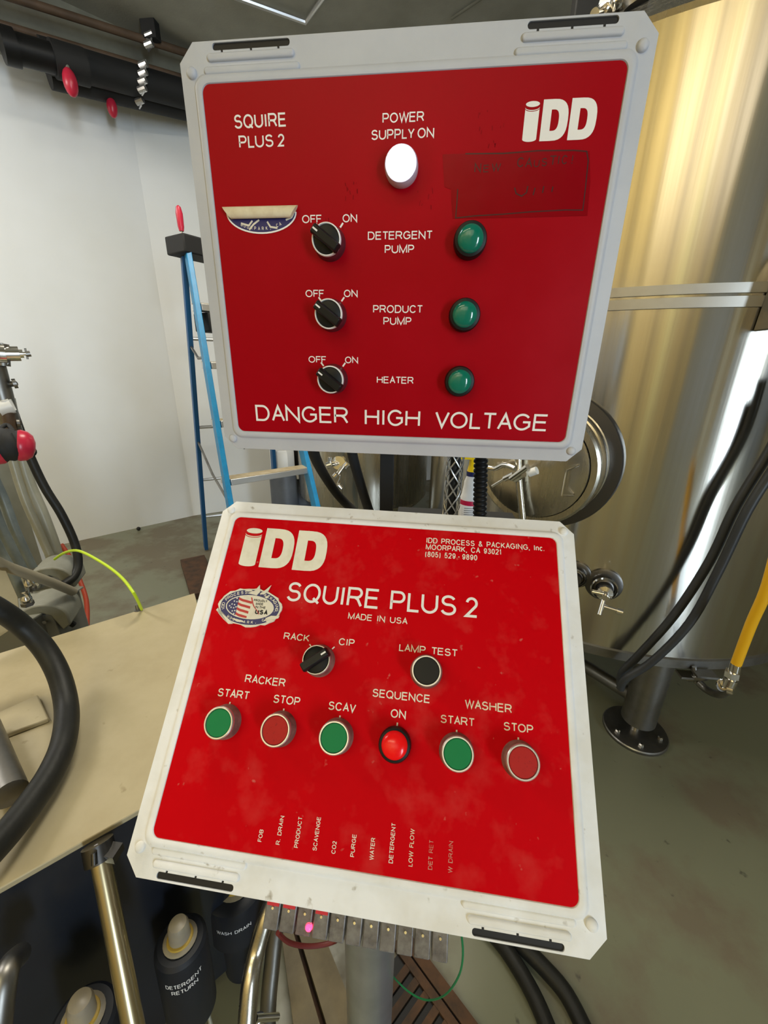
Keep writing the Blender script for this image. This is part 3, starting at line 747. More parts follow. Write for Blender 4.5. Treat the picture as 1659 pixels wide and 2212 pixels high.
def frame_at(x, y, z=3.2, ang=0):
    return Matrix.Translation((x * mm, y * mm, z * mm)) @ Matrix.Rotation(ang, 4, 'Z')
def base_collar(name, x, y, root, m, r=14.2, h=12.5, label=None):
    o = obj(name, MB().lathe([((r + 1.6) * mm, 0), ((r + 1.4) * mm, 2 * mm), ((r + .5) * mm, 6 * mm), (r * mm, (h - 1) * mm), ((r - .6) * mm, h * mm), (8 * mm, h * mm)], 36, frame_at(x, y)), m, root, local=True)
    if label: o['label'] = label
    return o
def bezel(x, y, par, m, ro=14.2, ri=12.2, z0=12, z1=16.2):
    return obj('bezel', MB().ring([(ro * mm, z0 * mm), (ro * mm, (z1 - .8) * mm), ((ro - .7) * mm, z1 * mm), ((ri + .3) * mm, z1 * mm), (ri * mm, (z1 - .6) * mm), (ri * mm, z0 * mm)], 44, frame_at(x, y)), m, par, local=True)
def push_button(x, y, root, capm, label, collar=None):
    o = base_collar('push_button', x, y, root, collar or m_collar, label=label)
    bezel(x, y, o, m_satin)
    obj('cap', MB().lathe([(12.0 * mm, 10 * mm), (12.0 * mm, 15.2 * mm), (11.6 * mm, 15.7 * mm), (.05 * mm, 15.9 * mm)], 40, frame_at(x, y)), capm, o, local=True)
    return o
def pilot(x, y, root, lens, bez, label, r=15.2, lr=11.9, domed=True):
    o = obj('pilot_light', MB().lathe([(r * mm, 0), ((r + .2) * mm, 3 * mm), (r * mm, 9.5 * mm), ((r - 1) * mm, 12 * mm), (lr * mm, 12.6 * mm), ((lr - 1) * mm, 12 * mm)], 44, frame_at(x, y)), bez, root, local=True, smooth=40)
    o['label'] = label
    obj('lens', MB().lathe([((lr + .1) * mm, 11 * mm), (lr * mm, 12.8 * mm), (lr * .93 * mm, 14.5 * mm), (lr * .75 * mm, 16 * mm), (lr * .45 * mm, 17.2 * mm), (.05 * mm, 17.6 * mm)], 44, frame_at(x, y)), lens, o, local=True, smooth=60)
    return o
def selector(x, y, root, ang, label, collar):
    o = base_collar('selector_switch', x, y, root, collar, label=label)
    bezel(x, y, o, m_satin if collar is m_collar else m_white, 14.0, 12.6)
    k = obj('knob', MB().lathe([(12.2 * mm, 10 * mm), (12.2 * mm, 15 * mm), (11.6 * mm, 15.4 * mm), (.05 * mm, 15.4 * mm)], 40, frame_at(x, y)), m_black, o, local=True)
    M = frame_at(x, y, 3.2, ang)
    g = MB().loft([[(px, py, z) for px, py, _ in rrect((-15.2 + i) * mm, (-4.6 + i) * mm, (14.8 - i) * mm, (4.6 - i) * mm, (1.6 - i * .4) * mm, 0, 3)] for i, z in ((0, 16.3 * mm), (0, 20 * mm), (1.0, 23.5 * mm), (1.6, 24 * mm))], M=M)
    obj('grip', g, m_black, o, local=True)
    obj('pointer_mark', MB().box((7.6 * mm, -.75 * mm, 23.7 * mm), (12.8 * mm, .75 * mm, 24.3 * mm), M), m_white, o, local=True)
    return o
def tick(x0, y0, x1, y1, face, m, w=.8, z=3.35):
    mb = MB(); ribbon(mb, [(x0 * mm, y0 * mm), (x1 * mm, y1 * mm)], w * mm, z * mm, Matrix.Identity(4)); return mb

# ---- upper box
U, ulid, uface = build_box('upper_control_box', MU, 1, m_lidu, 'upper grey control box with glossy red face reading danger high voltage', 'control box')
I4 = Matrix.Identity(4)
def utext(s, x0, y0, x1, cap, **k):
    mbt = textmesh(s, x0, y0, x1 - x0, cap, 3.35, I4, k.get('sw', .145))
    return obj('lettering', mbt, m_white, uface, local=True, smooth=0)
for a_ in [('SQUIRE', -156, 123, -106, 10.2), ('PLUS 2', -153, 108.5, -108.6, 9.4), ('POWER', -18, 122.2, 19.2, 7.1), ('SUPPLY ON', -28, 110.5, 28.6, 7.3),
           ('DETERGENT', -31, 33.4, 31, 6.8), ('PUMP', -14.4, 21.9, 14.4, 7), ('PRODUCT', -25.5, -30.6, 24.8, 7.2), ('PUMP', -14.8, -41.7, 14.2, 7.2), ('HEATER', -21.1, -99.2, 18.8, 7.1)]:
    utext(*a_)
for a_ in [('DANGER', -161, -143.6, -52.3, 18), ('HIGH', -34.3, -144.4, 28, 17.8), ('VOLTAGE', 43.6, -144.8, 163.6, 17.8)]:
    utext(*a_, sw=.128)
for y in (48.1, -16.2, -79.5):
    utext('OFF', -95.7, y, -76.3, 6.7); utext('ON', -55.6, y, -41.2, 6.7)
logo(105.2, 104.9, .602, I4, m_white, uface)
names = [('detergent pump', 30.8), ('product pump', -33.2), ('heater', -96)]
for nm, y in names:
    selector(-68.7, y, U, math.radians(143), 'black rotary off and on switch for the %s, turned to off' % nm, m_collard)
    for dx in (-1, 1):
        o = tick(-68.7 + dx * 10.5, y + 13.2, -68.7 + dx * 13.4, y + 16.9, uface, m_white)
        obj('tick_mark', o, m_white, uface, local=True, smooth=0)
for nm, y in (('detergent pump', 30.3), ('product pump', -33), ('heater', -95.4)):
    pilot(66.6, y, U, m_lensg, m_black, 'green pilot light in a black bezel for the %s' % nm)
pw = pilot(.4, 88.5, U, m_lensw, mat('frosted_bezel', (.55, .53, .62), .3, coat=.5), 'glowing white power light in a pale bezel', r=15.0, lr=12.4)
# glossy tape patch with a faint marker outline
tp = [(36.8, 98.2), (100, 98.4), (163.3, 96.8), (168, 75), (170, 49.5), (110, 49.2), (49.3, 49.5), (47, 63), (46.4, 72), (40, 74)]
bmv = MB().prism([(x * mm, y * mm) for x, y in tp], 3.25 * mm, 3.45 * mm)
tape = obj('tape_patch', bmv, m_tape, U, local=True, smooth=0, label='glossy clear tape patch with smeared black marker writing')
ink = MB()
for st in ([(57, 98), (90, 97.2), (120, 98.3), (150, 97.6), (161, 96.6), (163.4, 90), (164.6, 70), (165.2, 53.8), (150, 54.2), (120, 53.4), (95, 52), (70, 51.2), (52, 49.8), (52.3, 60), (52.2, 72)],):
    ribbon(ink, [(x * mm, y * mm) for x, y in st], .5 * mm, 3.52 * mm, I4)
for ch, x0, y0, cap, w in (('N', 66, 84, 7, 6), ('E', 74, 84, 5.5, 5), ('W', 81, 84.5, 6, 8), ('C', 103, 87, 7, 6), ('A', 110, 86.5, 7, 6), ('U', 117.5, 86.5, 5.5, 5), ('S', 124, 87, 6, 5), ('T', 130.5, 87.5, 7, 6), ('I', 137.5, 88, 6.5, 2), ('C', 141, 88, 6.5, 5), ('!', 149, 88, 6.5, 2)):
    textmesh(ch, x0, y0, w, cap, 3.52, I4, .13, mb=ink)
for st in ([(103, 72), (105, 67.5), (110, 65.5), (114, 68), (114.5, 73)], [(120, 66), (121, 71.5)], [(128, 67.5), (128.5, 72.5)], [(136, 68), (136.4, 72)]):
    ribbon(ink, [(x * mm, y * mm) for x, y in st], .55 * mm, 3.52 * mm, I4)
obj('marker_writing', ink, m_ink, tape, local=True, smooth=0)
# peeled oval sticker, upper box
stk = []
for k in range(25):
    a = PI + PI * k / 24; stk.append((-136.5 + 35 * math.cos(a), 57.5 + 17 * math.sin(a)))
o = obj('peeled_sticker', MB().prism([(x * mm, y * mm) for x, y in stk], 3.25 * mm, 3.6 * mm), m_navyp, U, local=True, smooth=0, label='remains of an oval navy sticker, its top rolled down')
rim = MB(); ribbon(rim, [(x * mm, y * mm) for x, y in stk], .7 * mm, 3.68 * mm, I4); obj('rim', rim, m_white, o, local=True, smooth=0)
cr = MB()
for st in ([(-158, 49), (-150, 47), (-146, 51)], [(-150, 43.5), (-145, 48), (-139, 51.5)], [(-131, 50), (-128, 45.5), (-121, 44.5)], [(-112, 51), (-106, 53), (-104, 56)]):
    ribbon(cr, [(x * mm, y * mm) for x, y in st], .8 * mm, 3.72 * mm, I4)
obj('torn_edge', cr, m_ivory, o, local=True, smooth=0)
tx = MB()
for k, ch in enumerate('MOORPARK, CA'):
    if ch == ' ': continue
    a = math.radians(222 + k * 8.2); cx = -136.5 + 28.5 * math.cos(a); cy = 56.5 + 12.5 * math.sin(a)
    textmesh(ch, cx - 1, cy - 1.2, 2.1, 3.0, 3.7, I4, .15, ang=math.atan2(12.5 * math.cos(a), -28.5 * math.sin(a)), mb=tx)
obj('lettering', tx, m_ivory, o, local=True, smooth=0)
roll = MB()
for k in range(2):
    pass
L_ = []
for i in range(13):
    t_ = i / 12; x = -174.5 + t_ * 76; taper = min(1, .35 + 3.2 * min(t_ + .02, 1 - t_ + .02))
    loop = []
    for j in range(14):
        a = 2 * PI * j / 14
        loop.append((x * mm + (1 if t_ < .5 else -1) * 4 * mm * (1 - math.sin(a)) * (abs(t_ - .5) * 2) ** 3, (57 + 5 * math.sin(a)) * mm, (6.4 + 3.1 * math.cos(a)) * mm))
    L_.append(loop)
roll.loft(L_)
obj('rolled_backing', roll, m_paper, o, local=True, smooth=60, label='cream rolled sticker backing')
# stains on the upper face: thin dried drips
dr_ = MB()
rs = random.Random(3)
for (cx, cy, n, sp) in ((-47, 75, 10, 6), (-60, 42, 12, 14), (75, 118, 12, 14), (20, 66, 6, 10)):
    for k in range(n):
        x = cx + rs.uniform(-sp, sp); y = cy + rs.uniform(-sp, sp); l = rs.uniform(.6, 4.5); r_ = rs.uniform(.15, .5)
        ribbon(dr_, [(x * mm, y * mm), ((x + rs.uniform(-.8, .8)) * mm, (y - l) * mm)], r_ * mm, 3.3 * mm, I4)
obj('drip_stain', tag(obj('x', dr_, m_redu, uface, local=True), None) and dr_, mat('dried_stain', (.2, .0, .004), .45, spec=.1), uface, local=True, smooth=0)['kind'] = 'stuff'
bpy.data.objects.remove(bpy.data.objects['x'])

# ---- lower box
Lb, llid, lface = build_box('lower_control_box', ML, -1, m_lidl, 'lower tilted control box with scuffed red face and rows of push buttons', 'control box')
def ltext(s, x0, y0, x1, cap, m=m_cream, sw=.148, ang=0):
    mbt = textmesh(s, x0, y0, x1 - x0, cap, 3.35, I4, sw, ang)
    return obj('lettering', mbt, m, lface, local=True, smooth=0)
logo(-166, 97.4, 1, I4, m_cream, lface)
for a_ in [('SQUIRE', -103, 62.9, -1, 21), ('PLUS 2', 10.2, 63, 102.2, 20.8)]:
    ltext(*a_, m=m_white, sw=.128)
for a_ in [('MADE  IN  USA', -32.6, 50, 29.9, 6.5), ('IDD  PROCESS  &  PACKAGING,  Inc.', 43.7, 140.1, 170.8, 6.3), ('MOORPARK,  CA  93021', 43.7, 132.4, 125.9, 6.3), ('(805)  529 - 9890', 43.5, 124, 100, 6.3),
           ('RACK', -97.4, 23.3, -69.5, 7), ('CIP', -38.6, 23.2, -22, 7), ('LAMP  TEST', 23.7, 23.4, 81.9, 7), ('RACKER', -128.9, -21.6, -86.4, 7.5), ('START', -154, -37, -121, 7.5),
           ('STOP', -95.8, -36.8, -68.4, 7.5), ('SCAV', -40, -37, -13.2, 7.5), ('SEQUENCE', 1.5, -21.1, 57.6, 7.3), ('ON', 21, -37.1, 35.7, 7.4)]:
    ltext(*a_)
for a_ in [('WASHER', 90.3, -21.5, 134, 7.5), ('START', 68.1, -36.5, 99.5, 7), ('STOP', 126, -36.3, 152.8, 7)]:
    ltext(*a_, m=m_worn)
for k, (s, e) in enumerate([('FOB', -137.9), ('R.  DRAIN', -125.8), ('PRODUCT', -124.6), ('SCAVENGE', -122.4), ('CO2', -137.8), ('PURGE', -130.8), ('WATER', -131.2), ('DETERGENT', -118.8), ('LOW  FLOW', -120.9), ('DET  RET', -126.6), ('W  DRAIN', -125.1)]):
    x = -82.2 + 16.56 * k
    ltext(s, x, -146.8, x + (e + 146.8), 3.6, m=m_cream if k < 8 else m_worn if k == 8 else m_faded, ang=PI / 2)
for x, capm, lab in ((-139.2, m_green, 'green push button under racker start'), (-83.5, m_redb, 'red push button under racker stop'), (-27.7, m_green, 'green push button under scav'), (83.7, m_green, 'green push button with grimy rim under washer start'), (139.5, m_redb, 'red push button under washer stop')):
    push_button(x, -58.3, Lb, capm, lab)
pilot(27.6, -58.3, Lb, m_lensr, m_black, 'red pilot light in a black bezel under sequence on', r=14.8, lr=11.8)
push_button(52.2, 7, Lb, m_black, 'black push button under lamp test')
selector(-55.5, 6.3, Lb, math.radians(38), 'black rotary switch turned to the right position', m_collar)
for dx in (-1, 1):
    obj('tick_mark', tick(-55.5 + dx * 11, 6.3 + 12.4, -55.5 + dx * 13.2, 6.3 + 14.7, lface, m_white, .6), m_cream, lface, local=True, smooth=0)
for k in range(6):
    x = (-139.1, -83.5, -27.4, 28, 83.4, 139)[k]
    obj('tick_mark', tick(x, -43.5, x, -40.8, lface, m_cream, .7), m_cream if k < 5 else m_worn, lface, local=True, smooth=0)
# oval flag sticker, lower box
cx, cy = -140.5, 52.5
def ell(rx, ry, n=40, j=0, r=random.Random(5)):
    return [((cx + (rx + r.uniform(-j, j)) * math.cos(2 * PI * k / n)) * mm, (cy + (ry + r.uniform(-j, j)) * math.sin(2 * PI * k / n)) * mm) for k in range(n)]
sk = obj('oval_sticker', MB().prism(ell(35.5, 20.5, 40, 1.1), 3.3 * mm, 5.0 * mm), m_ivory, Lb, local=True, smooth=0, label='torn oval sticker with a flag, reading proudly made in the usa')
obj('navy_ring', MB().prism(ell(33.3, 18.6), 5.0 * mm, 5.08 * mm), m_navyp, sk, local=True, smooth=0)
obj('inner_oval', MB().prism(ell(27, 12.8), 5.08 * mm, 5.16 * mm), m_ivory, sk, local=True, smooth=0)
def inner(u, v, rx=25.8, ry=11.8):   # clip to the inner oval
    q = math.hypot(u / rx, v / ry)
    return (u / q, v / q) if q > 1 else (u, v)
canton = MB(); pts = [inner(-26 + 9 * k / 6, 12 * s_) for s_ in (1,) for k in range(7)] + [inner(-17 - 9 * k / 6, -12) for k in range(7)]
a0 = math.acos(-14 / 25.8)
pts = [(-14, 11.8 * math.sin(a0))] + [(25.8 * math.cos(a0 + (2 * PI - 2 * a0) * k / 14), 11.8 * math.sin(a0 + (2 * PI - 2 * a0) * k / 14)) for k in range(1, 14)] + [(-14, -11.8 * math.sin(a0))]
canton.prism([((cx + x) * mm, (cy + y) * mm) for x, y in pts], 5.16 * mm, 5.22 * mm)
obj('flag_canton', canton, m_navyp, sk, local=True, smooth=0)
stars = MB()
for i, (u, v) in enumerate([(-16.3, 8), (-18.6, 4.8), (-15.6, 4.4), (-20.4, 1.4), (-17.4, 1), (-20.6, -2.2), (-17.6, -2.4), (-15.2, -1.2), (-18.4, -5.8), (-15.6, -5.2), (-16, -8.4), (-22.6, -.6)]):
    pp = [((cx + u + (1.15 if k % 2 == 0 else .45) * math.cos(PI / 2 + k * PI / 5)) * mm, (cy + v + (1.15 if k % 2 == 0 else .45) * math.sin(PI / 2 + k * PI / 5)) * mm) for k in range(10)]
    stars.prism(pp, 5.22 * mm, 5.26 * mm)
obj('stars', stars, m_white, sk, local=True, smooth=0)['kind'] = 'stuff'
for k in range(4):
    pp = []
    for i in range(9):
        t_ = i / 8; u = -14 + 15.5 * t_ * (1 - .05 * k); v = 9.4 - 5.3 * k - 1.6 * math.sin(t_ * 3.4) * 1.2 - 9 * max(0, t_ - .45) ** 1.4
        pp.append((u, v))
    q = MB(); lo_ = [inner(x, y) for x, y in pp]; hi_ = [inner(x, y - 2.6) for x, y in pp]
    q.add([((cx + x) * mm, (cy + y) * mm, 5.24 * mm) for x, y in lo_ + hi_], [(i, i + 1, 10 + i, 9 + i) for i in range(8)])
    obj('stripe', q, m_redp, sk, local=True, smooth=0)
q = MB(); lo_ = [inner(-1 + 12 * t_, 10.5 - 19 * t_ ** 1.0 - 2.0 * math.sin(t_ * 5)) for t_ in [i / 8 for i in range(9)]]; hi_ = [(x + 1.6 , y - .3) for x, y in lo_]
q.add([((cx + x) * mm, (cy + y) * mm, 5.25 * mm) for x, y in lo_ + hi_], [(i, i + 1, 10 + i, 9 + i) for i in range(8)])
obj('stripe', q, m_redp, sk, local=True, smooth=0)
tx = MB()
for s, x, y, w, cp, sw in (('PROUDLY', 3, 6.4, 15, 2.6, .2), ('MADE', 6, 2.9, 8.5, 2.6, .2), ('IN THE', 6, -.6, 12, 2.6, .2), ('USA', 7.2, -6.8, 14, 5, .26)):
    textmesh(s, cx + x, cy + y, w, cp, 5.25, I4, sw, mb=tx)
obj('lettering', tx, m_blackm, sk, local=True, smooth=0)
tx = MB()
s = 'IDD PROCESS & PACKAGING,'
for k, ch in enumerate(s):
    if ch == ' ': continue
    th = PI * (1.08 - 1.14 * k / (len(s) - 1)); ex, ey = 28.6, 14.2
    px_, py_ = cx + ex * math.cos(th), cy + ey * math.sin(th); tn = math.atan2(-ey * math.cos(th), ex * math.sin(th))
    w_ = min(3.1, G[ch][0] * 3.1)
    textmesh(ch, px_ - math.cos(tn) * w_ / 2, py_ - math.sin(tn) * w_ / 2, w_, 3.4, 5.14, I4, .17, ang=tn, mb=tx)
s = 'MOORPARK, CA'
for k, ch in enumerate(s):
    if ch == ' ': continue
    th = PI * (1.25 + .5 * k / (len(s) - 1)); ex, ey = 30.8, 16.6
    px_, py_ = cx + ex * math.cos(th), cy + ey * math.sin(th); tn = math.atan2(ey * math.cos(th), -ex * math.sin(th))
    textmesh(ch, px_ - 1.2, py_ - .8, 2.4, 2.9, 5.14, I4, .17, ang=tn, mb=tx)
obj('ring_lettering', tx, m_ivory, sk, local=True, smooth=0)
torn = MB()
for pts in ([(-6, 14.5), (2, 18), (6, 24.5), (8, 17), (5, 13)], [(8, 15), (14, 20), (19, 25.5), (17, 19), (13, 14.5)], [(14, 12), (20, 14.5), (17, 10.5)], [(-12, 18), (-4, 19.5), (0, 17), (-6, 16.2)],
            [(-35, -4), (-36.5, -6.5), (-28, -10), (-20, -14.5), (-14, -19), (-19, -19.6), (-26, -15), (-33, -9.5)], [(-18, -13), (-10, -16.5), (-2, -16.4), (-4, -14.8), (-12, -13.6)], [(26, -7), (35, -6.5), (34, -9), (24, -12), (18, -13.6), (22, -9)], [(20, -12), (30, -11), (24, -15)]):
    torn.prism([((cx + x) * mm, (cy + y) * mm) for x, y in pts], 5.1 * mm, 5.7 * mm)
obj('torn_paper', torn, m_ivory, sk, local=True, smooth=0)['kind'] = 'stuff'
# worn yellow-white chips near the grimy buttons are in the face material

# pilot valve blocks under the lower box
t = tag(empty('valve_block_row', ML @ Matrix.Translation((0, -.17, -.09))), 'row of eleven smoky clear valve connector blocks under the lower box', 'valve block')
for k in range(11):
    x = (-82.5 + 16.3 * k) * mm
    b = obj('connector_block', MB().box((x - 7.4 * mm, -.068, -.012), (x + 7.4 * mm, .0, .016)), m_smoke, t, local=True, bevel=.0012)
    obj('screw', MB().lathe([(1.6 * mm, 0), (1.2 * mm, 1.2 * mm)], 10, Matrix.Translation((x, -.051, .016))), m_chrome, b, local=True)
    if k in (0, 1, 3):
        obj('red_gasket', MB().box((x - 6 * mm, -.049, .0161), (x + 6 * mm, -.036, .0175)), m_redtag, b, local=True)
    if k == 2:
        obj('indicator', MB().ball((x + 5 * mm, -.061, .014), .0036), m_redled, b, local=True, label='glowing red indicator lamp')

# green wire loop, dark red strap under the box
single('green_wire', MB().tube([rng(993, 1990, .36), rng(1000, 2060, .37), rng(990, 2110, .38), rng(960, 2150, .4), rng(920, 2160, .42), rng(880, 2140, .44), rng(840, 2100, .47)], .0016, n=8), m_gwire, 'thin green wire looping below the right of the valve blocks', 'wire')
single('red_strap', MB().tube([rng(600, 2015, .5), rng(625, 2036, .5), rng(665, 2044, .5), rng(710, 2038, .5), rng(748, 2020, .5)], .0045, n=10), m_dkred, 'dark red hose sagging under the valve blocks', 'hose')

# ------------------------------------------------------------------ table (machine top) at the left
TZ = .75
e1 = Vector((.7, .714, 0)).normalized(); e2 = Vector((.714, -.7, 0)).normalized()
FR = onz(300, 1750, TZ); FR.z = 0; BR = onz(420, 1281, TZ); BR.z = 0
FR = FR + e1 * .03
dep = (FR - BR).dot(e2)
t = thing('steel_bench', (FR - e2 * dep * .5 - e1 * .6).to_tuple(), 'tan stained steel bench top with dark navy front, left of the panels', 'bench')
q0 = FR + e1 * .16; q1 = q0 - e2 * dep; q3 = q0 - e1 * 1.5; q2 = q1 - e1 * 1.5
# trim right end so that the far corner sits where the photograph shows it
q1 = BR + e1 * .0
top = [q0, q1, q2, q3]
obj('top', MB().loft([[(p.x, p.y, z) for p in top] for z in (TZ - .012, TZ)]), m_top, t, bevel=.002)
ins_ = [q0 - e2 * .012 - e1 * .02, q1 + e2 * .03 - e1 * .02, q2 + e2 * .03 + e1 * .02, q3 - e2 * .012 + e1 * .02]
obj('front', MB().loft([[(p.x, p.y, z) for p in (ins_[0], ins_[0] - e2 * .01, ins_[3] - e2 * .01, ins_[3])] for z in (.04, TZ - .012)]), m_navy, t)
obj('side', MB().loft([[(p.x, p.y, z) for p in (ins_[0] - e2 * .012, ins_[1], ins_[1] - e1 * .01, ins_[0] - e2 * .012 - e1 * .01)] for z in (.04, TZ - .012)]), m_navy, t)
obj('back', MB().loft([[(p.x, p.y, z) for p in (ins_[1], ins_[2], ins_[2] + e2 * .01, ins_[1] + e2 * .01)] for z in (.22, TZ - .012)]), m_darksteel, t)
for p in ins_:
    c = (sum(ins_, Vector()) / 4 - p).normalized() * .06 + p
    obj('leg', MB().cyl((c.x, c.y, 0), (c.x, c.y, .3), .02), m_darksteel, t)
single('floor_channel', MB().box((-.09, -.3, 0), (.09, .3, .05), Matrix.Translation(onz(430, 1250, 0) + Vector((0, 0, .0))) @ Matrix.Rotation(math.radians(38), 4, 'Z')), m_grate, 'dark brown timber block on the floor beyond the bench corner', 'timber block', bevel=.004)
# angle bracket lying on the bench
a = onz(-30, 1560, TZ); b = onz(84, 1508, TZ); c = onz(108, 1560, TZ)
br = MB().loft([[a, b, c, onz(-30, 1612, TZ)], [p + Vector((0, 0, .012)) for p in (a, b, c, onz(-30, 1612, TZ))]])
single('bench_bracket', br, m_top, 'raised tan steel bracket on the bench, beside the thick black hose', 'bracket', bevel=.003)
a = onz(-40, 1560, TZ + .05); b = onz(22, 1716, TZ + .035)
single('tube_end', MB().tube([a, a.lerp(b, .5), b], .028, n=24), m_darksteel, 'dark rounded steel tube end lying on the bench at the left edge', 'tube')
# thick black hose over the bench
hp = [(-60, 1285, .30), (0, 1318, .25), (48, 1352, .19), (95, 1400, .13), (128, 1460, .08), (144, 1530, .045), (138, 1600, .04), (112, 1665, .035), (70, 1730, .035), (15, 1800, .04), (-60, 1880, .05)]
single('thick_black_hose', MB().tube([onz(x, y, TZ + h) for x, y, h in hp], .0235, n=24), m_rubber, 'thick black rubber hose curving over the bench', 'hose')
# stud and lime cable
p = onz(298, 1318, TZ)
single('bench_stud', MB().cyl(p, p + Vector((0, 0, .022)), .006, n=12).cyl(p, p + Vector((0, 0, .002)), .012, n=12), m_darksteel, 'short steel stud through a hole at the far edge of the bench', 'stud')
single('lime_cable', MB().tube([rng(118, 1208, 1.85), rng(140, 1194, 1.8), rng(170, 1190, 1.72), rng(215, 1212, 1.6), rng(258, 1243, 1.48), rng(288, 1280, 1.36), onz(306, 1316, TZ + .005)], .0048, n=10), m_lime, 'bright yellow-green cable arching down to the bench stud', 'cable')

# valve actuators in front of the bench (dark navy canisters with cloudy caps)
def canister(px, py, y, R, hgt, tilt, label, txt=None, capr=.4, taper=1.0):
    top_ = rng(px, py, y); M = Matrix.Translation(top_) @ Matrix.Rotation(tilt[0], 4, 'X') @ Matrix.Rotation(tilt[1], 4, 'Y')
    t = tag(empty('valve_actuator', M @ Matrix.Translation((0, 0, -hgt))), label, 'valve actuator')
    obj('canister', MB().lathe([(R * taper * .9, -hgt), (R * taper, -hgt + .01), (R, -.02), (R * .97, -.006), (R * .85, 0), (R * .3, .002)], 40, M), m_navyd, t)
    obj('cap_flange', MB().lathe([(R * capr * 1.55, .002), (R * capr * 1.6, .005), (R * capr * 1.2, .009)], 28, M), m_clear, t)
    obj('amber_seal', MB().lathe([(R * capr * 1.25, .0085), (R * capr * 1.2, .012), (R * capr, .013)], 28, M), m_amber, t)
    obj('clear_cap', MB().lathe([(R * capr * 1.1, .008), (R * capr, .014), (R * capr * .96, .042), (R * capr * .8, .05), (R * capr * .3, .053)], 28, M), m_clear, t)
    return t, M
def cantext(t, M, R, s, zc, cap, width, ang0, slope=0):
    mb = MB(); tmp = MB(); textmesh(s, -width / 2, 0, width, cap, 0, I4, .14, mb=tmp)
    for v in tmp.v:
        a = ang0 + v.x / (R * 1.003); v2 = Vector((R * 1.004 * math.sin(a), -R * 1.004 * math.cos(a), zc + v.y + slope * v.x))
        mb.v.append(M @ v2)
    mb.f = tmp.f
    return obj('lettering', mb, m_white, t, smooth=0)
t, M = canister(390, 2030, .62, .05, .22, (math.radians(-4), math.radians(0)), 'navy valve actuator with cloudy cap, lettered detergent return')
t, MD = t, M
cantext(t, M, .05, 'DETERGENT', -.05, 11, 70, math.radians(34)); cantext(t, M, .05, 'RETURN', -.068, 11, 50, math.radians(34))
t, M = canister(180, 2200, .60, .05, .2, (math.radians(-4), math.radians(4)), 'navy valve actuator with cloudy cap behind the straw-coloured pole')
t, M = canister(508, 1905, .74, .074, .14, (math.radians(-4), math.radians(0)), 'larger navy valve actuator lettered wash drain, behind the lower box')
cantext(t, M, .074, 'WASH  DRAIN', -.062, 11, 84, math.radians(20))
bq = XF[t.name]
obj('lower_canister', MB().lathe([(.044, -.36), (.046, -.35), (.055, -.15), (.055, -.139)], 32, M), m_navyd, t)
# pole with clamp against the bench front
a = rng(216, 1850, .66); b = rng(292, 2235, .50)
t = thing('leaning_pole', b, 'straw-coloured steel pole clamped to the bench front', 'pole')
obj('tube', MB().cyl(a, b, .0155, n=24), m_pole, t)
cl = MB().cyl(a + (a - b).normalized() * .022, a - (a - b).normalized() * .006, .024, n=20).cyl(rng(203, 1842, .65), rng(204, 1868, .64), .0045).cyl(rng(206, 1832, .66), rng(214, 1838, .66), .006).box((-.006, -.012, -.008), (.03, .012, .008), Matrix.Translation(rng(222, 1838, .66)))
obj('clamp', cl, mat('dark_clamp', (.1, .095, .09), .35, 1), t)
single('grey_standpipe', MB().tube([rng(-12, 2300, .6), rng(5, 2150, .62), rng(18, 2090, .64), rng(40, 2065, .68)], .016, n=18), m_darksteel, 'grey bent standpipe at the lower left edge', 'pipe')
# bent steel pipes beside the post
single('bent_steel_pipe', MB().tube([rng(620, 1890, .56), rng(597, 1935, .54), rng(574, 1985, .52), rng(555, 2050, .50), rng(541, 2120, .47), rng(532, 2230, .43)], .0165, n=24), m_steel, 'bright bent steel pipe between the wash drain actuator and the post', 'pipe')
single('bent_steel_pipe', MB().tube([rng(612, 1950, .62), rng(597, 2000, .61), rng(588, 2080, .58), rng(580, 2160, .55), rng(578, 2230, .53)], .0185, n=20), m_darksteel, 'dull vertical steel pipe just right of the bright bent pipe', 'pipe')
t = thing('hose_clamp', rng(575, 2195, .45), 'small chrome hose clamp at the bottom between the two bent pipes', 'clamp')
obj('band', MB().cyl(rng(556, 2195, .46), rng(560, 2240, .44), .012).cyl(rng(552, 2200, .45), rng(600, 2196, .45), .006), m_chrome, t)
single('pale_tube', MB().tube([rng(440, 2140, .6), rng(448, 2180, .58), rng(462, 2240, .55)], .004), m_tubing, 'thin pale tube right of the detergent return actuator', 'tube')
# boards and drain grate on the floor
def floorquad(p, z0, z1):
    P = [onz(x, y, z1) for x, y in p]
    return MB().loft([[(q.x, q.y, z) for q in P] for z in (z0, z1)])
t = thing('floor_trough', onz(680, 2120, 0), 'tan twin-board trough on the floor left of the post', 'trough')
obj('board', floorquad([(600, 1960), (618, 1960), (705, 2260), (640, 2260)], 0, .1), m_board, t)
obj('board', floorquad([(628, 1960), (676, 1960), (752, 2150), (752, 2260), (720, 2260)], 0, .1), m_board, t)
obj('channel', floorquad([(616, 1960), (630, 1960), (724, 2260), (700, 2260)], 0, .05), m_grate, t)
G0, G1, G2 = onz(812, 2142, .012), onz(905, 2042, .012), onz(1040, 2222, .012)
gx = (G1 - G0); gy = (G2 - G1).normalized(); gx = gx - gy * gx.dot(gy); gw = gx.length; gx.normalize()
gx = Vector((gx.x, gx.y, 0)).normalized(); gy = Vector((-gx.y, gx.x, 0)) if Vector((-gx.y, gx.x, 0)).dot(gy) > 0 else Vector((gx.y, -gx.x, 0))
t = thing('drain_grate', (G1.x, G1.y, 0), 'rusty slotted iron floor drain grate right of the post', 'drain grate')
MG = Matrix.Translation((G1.x, G1.y, 0)) @ Matrix((gx, gy, gx.cross(gy))).transposed().to_4x4()
